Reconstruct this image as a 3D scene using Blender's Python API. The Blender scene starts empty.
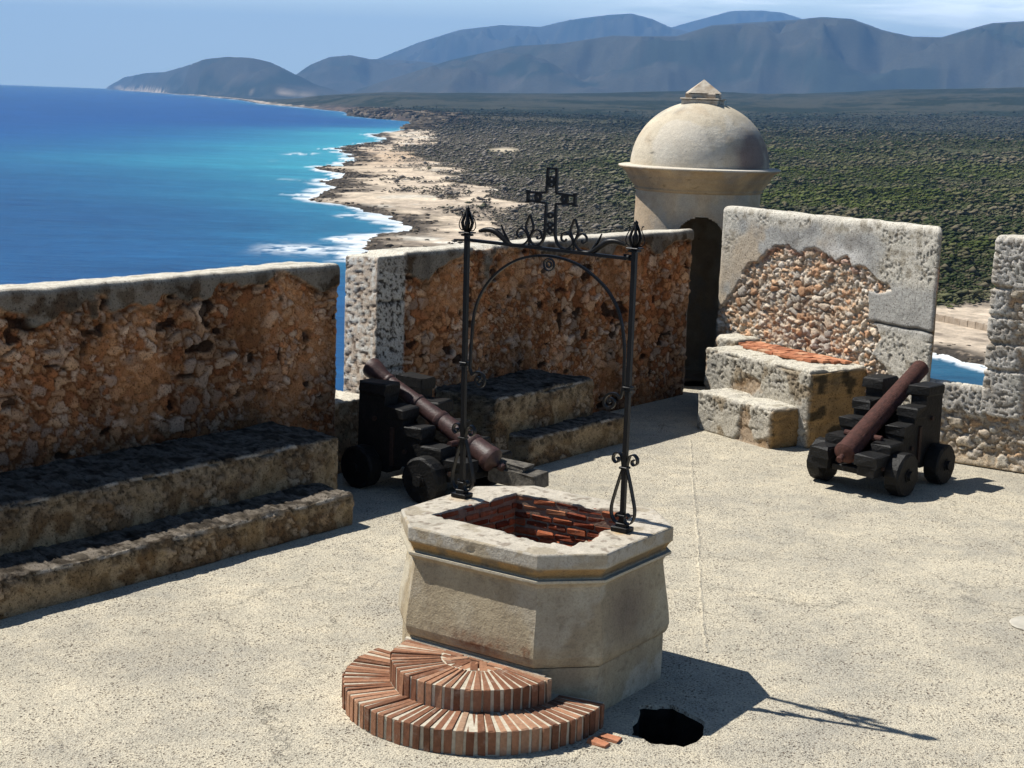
import bpy, math, random
import numpy as np
from mathutils import Matrix, Vector
from mathutils.geometry import tessellate_polygon
random.seed(7); RNG=np.random.default_rng(11)
SC=bpy.context.scene; COL=SC.collection
PI=math.pi

# ------------------------------------------------------------------ noise
def _h(ix,iy,iz,s=0):
    x=(ix.astype(np.int64)*374761393+iy.astype(np.int64)*668265263+iz.astype(np.int64)*2147483647+s*974711)&0xffffffff
    x=((x^(x>>13))*1274126177)&0xffffffff
    x=((x^(x>>16))*2246822519)&0xffffffff
    x=x^(x>>15)
    return (x&0xffffff)/float(0xffffff)
def vnoise(p,s=0):
    i=np.floor(p).astype(np.int64); f=p-i; f=f*f*(3-2*f); r=0
    for dx in (0,1):
        wx=f[:,0] if dx else 1-f[:,0]
        for dy in (0,1):
            wy=f[:,1] if dy else 1-f[:,1]
            for dz in (0,1):
                wz=f[:,2] if dz else 1-f[:,2]
                r=r+wx*wy*wz*_h(i[:,0]+dx,i[:,1]+dy,i[:,2]+dz,s)
    return r
def fbm(p,o=4,s=0):
    a=.5;t=0;n=0
    for k in range(o):
        t=t+a*vnoise(p,s+k*17); n+=a; p=p*2.03+7.1; a*=.5
    return t/n
def worley(p,s=0):
    i=np.floor(p).astype(np.int64); f1=np.full(len(p),9.);f2=np.full(len(p),9.);r=np.zeros(len(p));r2=np.zeros(len(p))
    for dx in (-1,0,1):
        for dy in (-1,0,1):
            for dz in (-1,0,1):
                c=i+np.array([dx,dy,dz])
                q=np.stack([_h(c[:,0],c[:,1],c[:,2],s+k) for k in (1,2,3)],1)*.9+.05
                d=np.sqrt((((c+q)-p)**2).sum(1)); rr=_h(c[:,0],c[:,1],c[:,2],s+9); rs=_h(c[:,0],c[:,1],c[:,2],s+13)
                m=d<f1
                f2=np.where(m,f1,np.minimum(f2,d)); r=np.where(m,rr,r); r2=np.where(m,rs,r2); f1=np.where(m,d,f1)
    return f1,f2,r,r2
def ss(a,b,x): t=np.clip((x-a)/(b-a),0,1); return t*t*(3-2*t)
def mix(a,b,t):
    t=np.asarray(t)[...,None]; return np.asarray(a)*(1-t)+np.asarray(b)*t
def pal(cs,r):
    cs=np.array(cs,float); k=np.clip(r*len(cs),0,len(cs)-1.001); i=k.astype(int); f=ss(.35,.65,k-i)
    return mix(cs[i],cs[np.minimum(i+1,len(cs)-1)],f)

# ------------------------------------------------------------------ mesh helpers
def obj(name,V,F,m=None,parent=None,cols=None,smooth=False,loops=None):
    me=bpy.data.meshes.new(name)
    V=np.asarray(V,dtype=np.float32)
    if isinstance(F,np.ndarray):
        n,k=F.shape
        me.vertices.add(len(V)); me.vertices.foreach_set('co',V.ravel())
        me.loops.add(n*k); me.loops.foreach_set('vertex_index',F.astype(np.int32).ravel())
        me.polygons.add(n); me.polygons.foreach_set('loop_start',(np.arange(n)*k).astype(np.int32))
        me.polygons.foreach_set('loop_total',np.full(n,k,np.int32)); me.update(calc_edges=True)
    else:
        me.from_pydata([tuple(map(float,v)) for v in V],[],[tuple(f) for f in F]); me.update()
    if smooth: me.polygons.foreach_set('use_smooth',np.ones(len(me.polygons),bool))
    if cols is not None:
        a=me.color_attributes.new('Col','FLOAT_COLOR','POINT')
        c=np.ones((len(V),4),np.float32); c[:,:3]=np.clip(cols,0,1); a.data.foreach_set('color',c.ravel())
    o=bpy.data.objects.new(name,me); COL.objects.link(o)
    if m: me.materials.append(m)
    if parent: o.parent=parent
    return o
def tag(o,label=None,cat=None,group=None,kind=None):
    if label:o['label']=label
    if cat:o['category']=cat
    if group:o['group']=group
    if kind:o['kind']=kind
    return o
def empty(name,loc,rz=0,label=None,cat=None,group=None):
    o=bpy.data.objects.new(name,None); COL.objects.link(o); o.location=loc; o.rotation_euler=(0,0,rz); o.empty_display_size=.1
    return tag(o,label,cat,group)
class MB:
    def __init__(s): s.V=[];s.F=[];s.n=0
    def add(s,V,F):
        V=np.asarray(V,float); s.V.append(V); s.F+= [tuple(int(i)+s.n for i in f) for f in F]; s.n+=len(V)
    def box(s,c,size,R=None,j=0,bev=0):
        hx,hy,hz=[q/2 for q in size]
        if bev:
            b=bev;V=[];F=[]
            for sz in (-1,1):
                for (ax,ay,az) in ((hx-b,hy-b,hz),(hx,hy,hz-b)):
                    for sx,sy in ((-1,-1),(1,-1),(1,1),(-1,1)): V.append((sx*ax,sy*ay,sz*az))
            # rings order: bottom inner(0),bottom outer(4),top inner(8),top outer(12)
            F=[(3,2,1,0),(8,9,10,11)]
            for k in range(4):
                l=(k+1)%4
                F+=[(k,l,4+l,4+k),(4+k,4+l,12+l,12+k),(12+k,12+l,8+l,8+k)]
        else:
            V=[(x,y,z) for z in(-hz,hz) for x,y in((-hx,-hy),(hx,-hy),(hx,hy),(-hx,hy))]
            F=[(3,2,1,0),(4,5,6,7)]+[(k,(k+1)%4,4+(k+1)%4,4+k) for k in range(4)]
        V=np.array(V)
        if j: V=V+RNG.uniform(-j,j,V.shape)
        if R is not None: V=V@np.asarray(R).T
        s.add(V+np.asarray(c),F)
    def sweep(s,P,prof,up=(0,1,0),closed=False,cap=True,scale=None):
        """sweep closed 2-D profile (list of (a,b)) along P; a = across in plane, b = along up"""
        P=np.asarray(P,float);n=len(P);up=np.asarray(up,float)
        V=[]
        for i in range(n):
            if closed: t=P[(i+1)%n]-P[i-1]
            else: t=P[min(i+1,n-1)]-P[max(i-1,0)]
            t=t/np.linalg.norm(t); a=np.cross(up,t); 
            if np.linalg.norm(a)<1e-6: a=np.array([1.,0,0])
            a/=np.linalg.norm(a); b=np.cross(t,a); sc=1 if scale is None else scale[i]
            for (x,y) in prof: V.append(P[i]+sc*(x*a+y*b))
        k=len(prof);F=[]
        for i in range(n if closed else n-1):
            j=(i+1)%n
            for q in range(k): F.append((i*k+q,i*k+(q+1)%k,j*k+(q+1)%k,j*k+q))
        if cap and not closed: F+=[tuple(range(k))[::-1],tuple((n-1)*k+q for q in range(k))]
        s.add(V,F)
    def lathe(s,prof,seg=32,axis='z',cap=True):
        V=[];F=[];n=len(prof)
        for i,(r,z) in enumerate(prof):
            for k in range(seg):
                a=2*PI*k/seg; V.append((r*math.cos(a),r*math.sin(a),z))
        for i in range(n-1):
            for k in range(seg):
                l=(k+1)%seg; F.append((i*seg+k,i*seg+l,(i+1)*seg+l,(i+1)*seg+k))
        if cap: F+=[tuple(range(seg))[::-1],tuple((n-1)*seg+k for k in range(seg))]
        V=np.array(V)
        if axis=='x': V=np.stack([V[:,2],V[:,0],V[:,1]],1)
        if axis=='y': V=np.stack([V[:,1],V[:,2],V[:,0]],1)
        return V,F
    def build(s,name,m,parent=None,smooth=False):
        return obj(name,np.concatenate(s.V),s.F,m,parent,smooth=smooth)
def circ(r,n=8): return [(r*math.cos(2*PI*k/n),r*math.sin(2*PI*k/n)) for k in range(n)]
def rect(w,h): return [(-w/2,-h/2),(w/2,-h/2),(w/2,h/2),(-w/2,h/2)]
def smooth_auto(o,deg=35):
    me=o.data; me.polygons.foreach_set('use_smooth',np.ones(len(me.polygons),bool))
    try: me.set_sharp_from_angle(angle=math.radians(deg))
    except Exception: pass

# ------------------------------------------------------------------ materials
def mat(name,rough=.9,spec=.2):
    m=bpy.data.materials.new(name); m.use_nodes=True; nt=m.node_tree; b=nt.nodes['Principled BSDF']
    b.inputs['Roughness'].default_value=rough; b.inputs['Specular IOR Level'].default_value=spec
    return m,nt,b
def N(nt,t,**k):
    n=nt.nodes.new(t)
    for a,v in k.items():
        if a.startswith('i_'):
            n.inputs[a[2:].replace('_',' ')].default_value=v
        else: setattr(n,a,v)
    return n
def ramp(nt,fac,stops):
    r=nt.nodes.new('ShaderNodeValToRGB'); e=r.color_ramp.elements
    while len(e)<len(stops): e.new(.5)
    for i,(p,c) in enumerate(stops): e[i].position=p; e[i].color=(*c,1) if len(c)==3 else c
    nt.links.new(fac,r.inputs[0]); return r.outputs[0]
def mixc(nt,fac,a,b,mode='MIX'):
    n=nt.nodes.new('ShaderNodeMix'); n.data_type='RGBA'; n.blend_type=mode; n.clamp_factor=True
    for s,v in ((0,fac),(6,a),(7,b)):
        if hasattr(v,'is_linked') or hasattr(v,'links'): nt.links.new(v,n.inputs[s])
        else: n.inputs[s].default_value=v if s==0 else (*v,1)
    return n.outputs[2]
def noise(nt,co,scale,detail=4,rough=.6,dist=0):
    n=N(nt,'ShaderNodeTexNoise'); n.inputs['Scale'].default_value=scale; n.inputs['Detail'].default_value=detail
    n.inputs['Roughness'].default_value=rough; n.inputs['Distortion'].default_value=dist
    nt.links.new(co,n.inputs['Vector']); return n.outputs['Fac']
def voro(nt,co,scale,feature='F1',out='Distance'):
    n=N(nt,'ShaderNodeTexVoronoi',feature=feature); n.inputs['Scale'].default_value=scale
    nt.links.new(co,n.inputs['Vector']); return n.outputs[out]
def math_(nt,op,a,b=0.):
    n=N(nt,'ShaderNodeMath',operation=op)
    for i,v in enumerate((a,b)):
        if hasattr(v,'links'): nt.links.new(v,n.inputs[i])
        else: n.inputs[i].default_value=v
    return n.outputs[0]
def bump(nt,b,h,strength=.5,dist=.01):
    n=N(nt,'ShaderNodeBump'); n.inputs['Strength'].default_value=strength; n.inputs['Distance'].default_value=dist
    nt.links.new(h,n.inputs['Height']); nt.links.new(n.outputs[0],b.inputs['Normal'])
def coord(nt): return N(nt,'ShaderNodeTexCoord').outputs['Object']

def masonry_mat(name,scale=1.,contrast=1.,pits=1.):
    m,nt,b=mat(name,.95,.1); co=coord(nt)
    at=N(nt,'ShaderNodeAttribute',attribute_name='Col').outputs['Color']
    n1=noise(nt,co,28*scale,5,.7); n2=noise(nt,co,110*scale,3,.7)
    v=ramp(nt,n1,[(.25,(.62,.6,.58)),(.5,(1,1,1)),(.75,(1.3,1.3,1.3))])
    c=mixc(nt,.55*contrast,at,v,'MULTIPLY')
    v2=ramp(nt,n2,[(.33,(.45,.42,.4)),(.5,(1,1,1)),(.68,(1.3,1.3,1.28))])
    c=mixc(nt,.6*contrast,c,v2,'MULTIPLY')
    if pits:
        pt=ramp(nt,noise(nt,co,60,2,.5),[(.33,(.25,.22,.2)),(.42,(1,1,1))])
        c=mixc(nt,.75*pits,c,pt,'MULTIPLY')
    nt.links.new(c,b.inputs['Base Color'])
    h=math_(nt,'ADD',math_(nt,'MULTIPLY',n1,1.),math_(nt,'MULTIPLY',n2,.5))
    bump(nt,b,h,.7,.012); return m
M_STONE=masonry_mat('weathered_masonry')
M_WELL=masonry_mat('well_limestone',.8,.5,.25)
M_PLAST=masonry_mat('lime_render',.7,.45,.15)

def simple(name,c1,c2,scale=20,rough=.8,spec=.3,bs=.3,bd=.005,metal=0,det=5):
    m,nt,b=mat(name,rough,spec); co=coord(nt); n=noise(nt,co,scale,det,.65)
    nt.links.new(ramp(nt,n,[(.35,c1),(.65,c2)]),b.inputs['Base Color']); b.inputs['Metallic'].default_value=metal
    bump(nt,b,noise(nt,co,scale*3,4,.6),bs,bd); return m
M_IRON=simple('wrought_iron',(.004,.004,.004),(.010,.009,.009),40,.42,.28,.25,.002,.3)
M_RUST=simple('rusted_cannon_iron',(.05,.019,.014),(.10,.038,.028),26,.75,.3,1.,.012)
M_RUST2=simple('dark_rusted_cannon_iron',(.032,.015,.013),(.075,.036,.031),22,.5,.4,.6,.005)
M_IRONR=simple('rusted_strap_iron',(.02,.012,.009),(.05,.028,.02),30,.6,.3,.6,.005)
M_WOOD=simple('shade_black_wood',(.003,.003,.003),(.011,.010,.009),14,.6,.3,.8,.01)  # black wood, lowered further to imitate deep shadow
M_WOODG=simple('grey_split_wood',(.05,.045,.04),(.16,.145,.12),18,.85,.2,.9,.012)
M_DARK=simple('shaded_pit_stone',(.008,.007,.006),(.022,.019,.016),9,.9,.2,.6,.02)  # near black: the pit's inner shade put into the colour
M_MORTAR=simple('lime_mortar',(.44,.385,.29),(.60,.54,.43),30,.95,.1,.6,.005)
def brick_mat(name,a,b_,w=.25):
    m,nt,b=mat(name,.9,.15); co=coord(nt)
    ri=N(nt,'ShaderNodeNewGeometry').outputs['Random Per Island']
    c=ramp(nt,ri,[(0,tuple(x*.72 for x in a)),(.3,a),(.65,b_),(.9,tuple(x*1.25 for x in b_)),(1,(b_[0]*1.1,b_[1]*1.5,b_[2]*1.7))])
    n=noise(nt,co,35,5,.7)
    c=mixc(nt,.6,c,ramp(nt,n,[(.3,(.5,.5,.5)),(.55,(1,1,1)),(.75,(1.35,1.3,1.25))]),'MULTIPLY')
    c=mixc(nt,ramp(nt,noise(nt,co,14,5,.7),[(.55,(0,0,0)),(.75,(w,w,w))]),c,(.5,.42,.34))
    nt.links.new(c,b.inputs['Base Color']); bump(nt,b,noise(nt,co,90,4,.7),.6,.005); return m
M_BRICK=brick_mat('worn_paving_brick',(.235,.108,.062),(.33,.17,.10),.40)
M_BRICKS=brick_mat('shaft_brick',(.25,.062,.03),(.37,.115,.052),.35)
M_TILE=brick_mat('terracotta_tile',(.42,.16,.085),(.5,.22,.12),.25)

# ------------------------------------------------------------------ masonry boxes
def masonry(name,O,ex,L,T,H,fn,parent=None,m=None,r=.02,res=.012,tres=.04,warp=None,label=None,amp=1):
    """box: x along ex (plan dir), y = outward (left of ex), z up. fn(p,n,face)->(disp,col)"""
    ex=np.array([ex[0],ex[1],0.]);ex/=np.linalg.norm(ex);ey=np.array([-ex[1],ex[0],0.]);ez=np.array([0,0,1.])
    S=np.array([L,T,H])
    ln=[np.linspace(0,L,max(3,int(L/res)+1)),np.linspace(0,T,max(4,int(T/tres)+1)),np.linspace(0,H,max(3,int(H/res)+1))]
    for k in range(3):
        if ln[k][1]>r: ln[k]=np.unique(np.concatenate([ln[k],[r*.3,r*.7,r,S[k]-r,S[k]-r*.7,S[k]-r*.3]]))
    Vs=[];Fs=[];n0=0
    for ax in range(3):
        u,v=[(1,2),(2,0),(0,1)][ax]
        for side in (0,1):
            if ax==2 and side==0: continue
            A,B=np.meshgrid(ln[u],ln[v],indexing='ij'); P=np.zeros((A.size,3)); P[:,u]=A.ravel();P[:,v]=B.ravel();P[:,ax]=S[ax]*side
            nu,nv=A.shape; I=np.arange(nu*nv).reshape(nu,nv)
            q=np.stack([I[:-1,:-1],I[1:,:-1],I[1:,1:],I[:-1,1:]],-1).reshape(-1,4)
            if side==0: q=q[:,::-1]
            Vs.append(P);Fs.append(q+n0);n0+=len(P)
    P=np.concatenate(Vs);F=np.concatenate(Fs)
    lo=np.array([r,r,-9.]);c=np.minimum(np.maximum(P,lo),S-r); d=P-c; nn=np.linalg.norm(d,axis=1,keepdims=True); n=d/np.maximum(nn,1e-9)
    P2=c+n*r
    P2[:,2]=np.where(P[:,2]<=0,0,P2[:,2])
    disp,colr=fn(P2,n)
    P3=P2+n*disp[:,None]*np.where(P[:,2:3]<=0.001,0,1)
    if warp is not None: P3=warp(P3)
    W=np.array(O)[None,:]*0+P3[:,0:1]*ex+P3[:,1:2]*ey+P3[:,2:3]*ez
    o=obj(name,W,F,m or M_STONE,parent,cols=colr,smooth=True)
    if parent is None: o.location=O
    else: o.location=Vector(O)-parent.location
    return o

def rubble(p,sc,cols,mortar,seed=0,amp=.02,joint=(.03,.17),warpn=.55):
    w=np.stack([fbm(p/sc*1.1+k*31.7,3,seed+k)-.5 for k in range(3)],1)
    q=(p*np.array([.8,1,1.1]))/sc+w*warpn*2
    f1,f2,r,r2=worley(q,seed); e=f2-f1
    s=ss(joint[0],joint[1],e)
    c=pal(cols,r)*(.75+.5*r2)[:,None]
    c=mix(mortar,c,s)
    d=amp*s*(.45+.75*r2)*(1-.45*np.clip(f1,0,1)**2)
    return d,c,s
def rubble2(p,s1,s2,cols,mortar,seed,amp):
    d1,c1,_=rubble(p,s1,cols,mortar,seed,amp); d2,c2,_=rubble(p,s2,cols,mortar,seed+50,amp*.7)
    m=ss(.48,.54,fbm(p*3.1,3,seed+5)); return d1*(1-m)+d2*m, mix(c1,c2,m)
def cracks(p,sc,seed,wd=.03):
    w=np.stack([fbm(p*3+k*11.3,3,seed+k)-.5 for k in range(3)],1)
    f1,f2,r,r2=worley(p/sc+w*1.2,seed+70); return 1-ss(0,wd,f2-f1)
def sunlit_top(p,n,c,seed):
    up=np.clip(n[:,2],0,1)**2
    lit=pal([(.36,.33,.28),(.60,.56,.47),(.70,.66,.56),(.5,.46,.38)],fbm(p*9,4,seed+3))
    return mix(c,lit,up*.9)  # upward faces mixed to cream: sunlight put into the colour
def pits(p,sc,seed,th=.36):
    return 1-ss(th-.05,th+.04,fbm(p*sc,3,seed))

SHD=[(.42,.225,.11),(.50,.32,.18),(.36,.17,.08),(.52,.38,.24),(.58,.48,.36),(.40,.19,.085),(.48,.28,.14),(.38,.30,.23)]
def brush_shady(seed,L,H,quoin=None,lo=.0):
    def fn(p,n):
        d,c=rubble2(p,.10,.055,SHD,(.19,.09,.04),seed,.017)
        d=d+.018*(fbm(p*20,4,seed+60)-.5)
        # pale embedded pebbles
        d2,c2,s2=rubble(p,.125,[(.42,.38,.32),(.56,.50,.41),(.40,.32,.23),(.50,.36,.23)],(.14,.07,.03),seed+31,.04)
        k=ss(.56,.62,fbm(p*np.array([4.2,4.2,5.4])+3,3,seed+8)); c=mix(c,c2*1.15,k*.8); d=d*(1-k)+d2*k
        hole=ss(.735,.76,fbm(p*np.array([6,6,9])+9,2,seed+77)); c=mix(c,np.array([.02,.012,.01]),hole*.9); d=d-hole*.02
        # smeared orange render patches
        k2=ss(.56,.64,fbm(p*2.6+11,5,seed+12)); c=mix(c,np.array([.44,.25,.12])*(.6+.8*fbm(p*12,4,seed)[:,None]),k2*.5); d=d*(1-k2*.35)
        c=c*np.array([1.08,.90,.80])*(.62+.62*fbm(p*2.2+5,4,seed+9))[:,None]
        # grey cement cap band along the top with ragged lower edge
        e=(fbm(p*np.array([1.9,1.9,1.9])+2,4,seed+21)-.5)*.62
        e=e+.03*(fbm(p*13,3,seed+23)-.5); top=ss(-.01,.015,p[:,2]-(H-.13)-e)
        g=pal([(.05,.04,.028),(.11,.092,.068),(.20,.18,.145),(.075,.058,.04)],fbm(p*5,5,seed+4))
        c=mix(c,g,top*.93); d=d*(1-top)+top*(.034+.010*fbm(p*12,3,seed))
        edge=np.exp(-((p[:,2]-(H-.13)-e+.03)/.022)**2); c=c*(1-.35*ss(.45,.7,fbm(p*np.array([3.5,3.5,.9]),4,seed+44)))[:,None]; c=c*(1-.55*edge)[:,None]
        # darker just above the bottom
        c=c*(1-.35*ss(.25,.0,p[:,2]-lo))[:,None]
        if quoin:
            for (x0,x1) in quoin:
                qn=fbm(p*4,3,seed+2)*.06
                q=ss(x0-.02,x0+.02,p[:,0]+qn)*ss(x1+.02,x1-.02,p[:,0]+qn)
                qc=pal([(.24,.22,.19),(.42,.39,.34),(.5,.47,.41)],fbm(p*22,4,seed+6))
                pt=pits(p,42,seed,.40); qc=mix(qc,np.array([.07,.06,.05]),pt)
                j=np.exp(-((((p[:,2]+.03*fbm(p*6,2,3))%.62)-.31)/.012)**2)
                c=mix(c,qc*(1-.7*j)[:,None],q*(1-top*.4)); d=d*(1-q)+q*(.012-.010*pt-.02*j)
        endf=np.abs(n[:,0])**2
        ec=pal([(.46,.43,.37),(.62,.58,.5),(.56,.46,.36),(.66,.63,.56)],fbm(p*12,4,seed+16)); ep=pits(p,30,seed+5,.38)
        ec=mix(ec,np.array([.14,.09,.06]),ep*.8)
        c=mix(c,ec,endf); d=d*(1-endf)+endf*(.008-.014*ep)
        c=sunlit_top(p,n,c,seed)
        d=d-.012*np.clip(n[:,2],0,1)*fbm(p*7,3,seed)
        return d,c
    return fn
def step_fn(seed,H,dark=1.,top=((.018,.015,.012),(.062,.052,.041),(.14,.12,.098),(.027,.022,.018))):  # lichened steps, colours lowered further to deepen their shade
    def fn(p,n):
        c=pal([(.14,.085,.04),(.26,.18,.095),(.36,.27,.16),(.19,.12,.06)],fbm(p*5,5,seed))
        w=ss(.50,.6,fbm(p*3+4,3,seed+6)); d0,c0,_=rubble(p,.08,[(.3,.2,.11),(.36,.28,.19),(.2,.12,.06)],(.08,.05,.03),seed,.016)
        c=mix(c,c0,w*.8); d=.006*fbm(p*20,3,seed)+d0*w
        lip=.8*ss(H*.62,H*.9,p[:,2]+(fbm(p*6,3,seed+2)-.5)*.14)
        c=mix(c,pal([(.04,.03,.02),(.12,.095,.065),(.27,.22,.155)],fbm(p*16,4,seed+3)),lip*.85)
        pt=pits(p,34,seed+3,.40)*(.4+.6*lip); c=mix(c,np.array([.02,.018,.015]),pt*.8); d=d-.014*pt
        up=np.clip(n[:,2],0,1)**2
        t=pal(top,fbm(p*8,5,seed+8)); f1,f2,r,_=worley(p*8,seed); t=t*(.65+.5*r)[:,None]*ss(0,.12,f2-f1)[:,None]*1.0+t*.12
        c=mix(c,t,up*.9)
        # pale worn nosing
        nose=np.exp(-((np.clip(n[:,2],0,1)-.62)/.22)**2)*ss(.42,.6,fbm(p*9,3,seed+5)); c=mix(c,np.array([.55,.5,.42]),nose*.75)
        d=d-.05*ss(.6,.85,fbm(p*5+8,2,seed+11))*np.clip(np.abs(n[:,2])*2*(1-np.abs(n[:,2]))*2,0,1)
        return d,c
    return fn

# plan frame of the long parapet
A0=np.array([-3.23,9.631]);DR=np.array([.61106,.79159]);NI=np.array([.79159,-.61106])   # along, inward normal
def pw(al,off,z=0): q=A0+DR*al+NI*off; return (float(q[0]),float(q[1]),z)
WO=-1.27
def topwave(seed,H,a=.012):
    def w(p):
        k=ss(H*.7,H,p[:,2]); p=p.copy(); p[:,2]+=k*a*2*(fbm(np.stack([p[:,0]*2.2,p[:,1]*2,p[:,0]*0],1),4,seed)-.5); return p
    return w
def slope(H,a):
    def w(p):
        p=p.copy(); p[:,2]-=ss(H*.75,H*.97,p[:,2])*np.clip(p[:,1],0,9)*a; return p
    return w
def chain(*ws):
    def w(p):
        for q in ws: p=q(p)
        return p
    return w
# left wall (long merlon)
LW0=-3.2
def tallend(p): return p
tw=topwave(3,1.9)
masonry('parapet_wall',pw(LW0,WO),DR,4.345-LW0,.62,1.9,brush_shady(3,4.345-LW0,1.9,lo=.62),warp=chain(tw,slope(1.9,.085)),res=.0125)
tag(bpy.data.objects['parapet_wall'],'long brown rubble parapet wall above the two long steps at left','wall')
# middle wall
def skew0(p):  # splayed left jamb
    p=p.copy(); t=ss(0,.9,1-p[:,0]/.9*1.0)*0+np.clip(1-p[:,0]/1.2,0,1); p[:,0]+=t*p[:,1]*.36; return p
W2A,W2B=4.87,10.30
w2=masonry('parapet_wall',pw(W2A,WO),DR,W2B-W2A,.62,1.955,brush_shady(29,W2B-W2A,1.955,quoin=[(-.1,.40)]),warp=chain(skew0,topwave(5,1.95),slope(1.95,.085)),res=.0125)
tag(w2,'brown rubble parapet wall with grey quoins behind the iron arch, running to the sentry tower','wall')
# left embrasure sill
def sill_fn(seed,cols=((.3,.22,.13),(.42,.33,.22),(.36,.24,.14))):
    def fn(p,n):
        d,c=rubble2(p,.14,.07,list(cols),(.2,.13,.07),seed,.018)
        return d-.01*fbm(p*9,3,seed),sunlit_top(p,n,c,seed)
    return fn
s1=masonry('low_wall',pw(4.30,WO-.02),DR,W2A-4.30,.58,.66,sill_fn(41),res=.016)
tag(s1,'low stone sill wall in the narrow gap between the two brown parapets','low wall')

# steps at left
def bench(tl,tr,parts,label,cat='steps'):
    e=empty('stone_steps',pw(tl,0),0,label,cat)
    for k,(a,b,of0,of1,h,seed,kw) in enumerate(parts):
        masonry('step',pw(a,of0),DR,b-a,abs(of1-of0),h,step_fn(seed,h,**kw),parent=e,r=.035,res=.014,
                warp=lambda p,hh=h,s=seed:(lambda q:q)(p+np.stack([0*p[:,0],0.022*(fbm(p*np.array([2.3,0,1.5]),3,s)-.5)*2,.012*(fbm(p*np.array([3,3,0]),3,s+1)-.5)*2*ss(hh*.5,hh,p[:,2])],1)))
    return e
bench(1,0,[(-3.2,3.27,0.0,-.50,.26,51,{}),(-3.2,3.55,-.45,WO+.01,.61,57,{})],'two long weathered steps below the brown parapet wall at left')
bench(6,0,[(5.90,7.55,-.22,-.56,.285,61,{}),(5.70,7.30,-.49,WO+.01,.65,67,{})],'short pair of lichened, shade-darkened steps behind the well, beside the tapered cannon')

# ------------------------------------------------------------------ right wall (sunlit merlon)
L3=np.array([2.40,18.15]);T3=np.array([.55616,-.83108]);N3=np.array([-.83108,-.55616])
def p3(al,off,z=0): q=L3+T3*al+N3*off; return (float(q[0]),float(q[1]),z)
SUN=[(.56,.43,.31),(.52,.47,.40),(.56,.37,.23),(.64,.56,.45),(.48,.43,.37),(.60,.49,.37),(.50,.30,.18)]
def poly_in(px,py,poly):
    c=np.zeros(len(px),bool);n=len(poly)
    for i in range(n):
        x1,y1=poly[i];x2,y2=poly[i-1]
        if y1==y2: continue
        c^=((y1>py)!=(y2>py))&(px<(x2-x1)*(py-y1)/(y2-y1)+x1)
    return c
def sdist(px,py,poly,closed=True,chunk=60000):
    poly=np.asarray(poly,float);n=len(poly);out=np.empty(len(px))
    a=poly;b=np.roll(poly,-1,0)
    if not closed: a=a[:-1];b=b[:-1]
    ab=b-a;l=(ab**2).sum(1)
    for i in range(0,len(px),chunk):
        P=np.stack([px[i:i+chunk],py[i:i+chunk]],1)[:,None,:]
        t=np.clip(((P-a)*ab).sum(2)/l,0,1); out[i:i+chunk]=np.sqrt((((a+t[...,None]*ab)-P)**2).sum(2)).min(1)
    return out
PATCH=[(.02,.55),(.02,1.12),(.10,1.22),(.20,1.34),(.34,1.52),(.46,1.70),(.62,1.72),(.76,1.88),(1.07,1.95),(1.2,1.90),(1.54,1.95),(1.75,1.86),(1.98,1.92),(2.08,1.80),(2.25,1.84),(2.40,1.72),(2.62,1.70),(2.6,1.62),(2.3,1.58),(2.36,1.3),(2.52,1.15),(2.42,.95),(2.66,.8),(2.7,.45),(2.7,0),(.02,0)]
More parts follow.
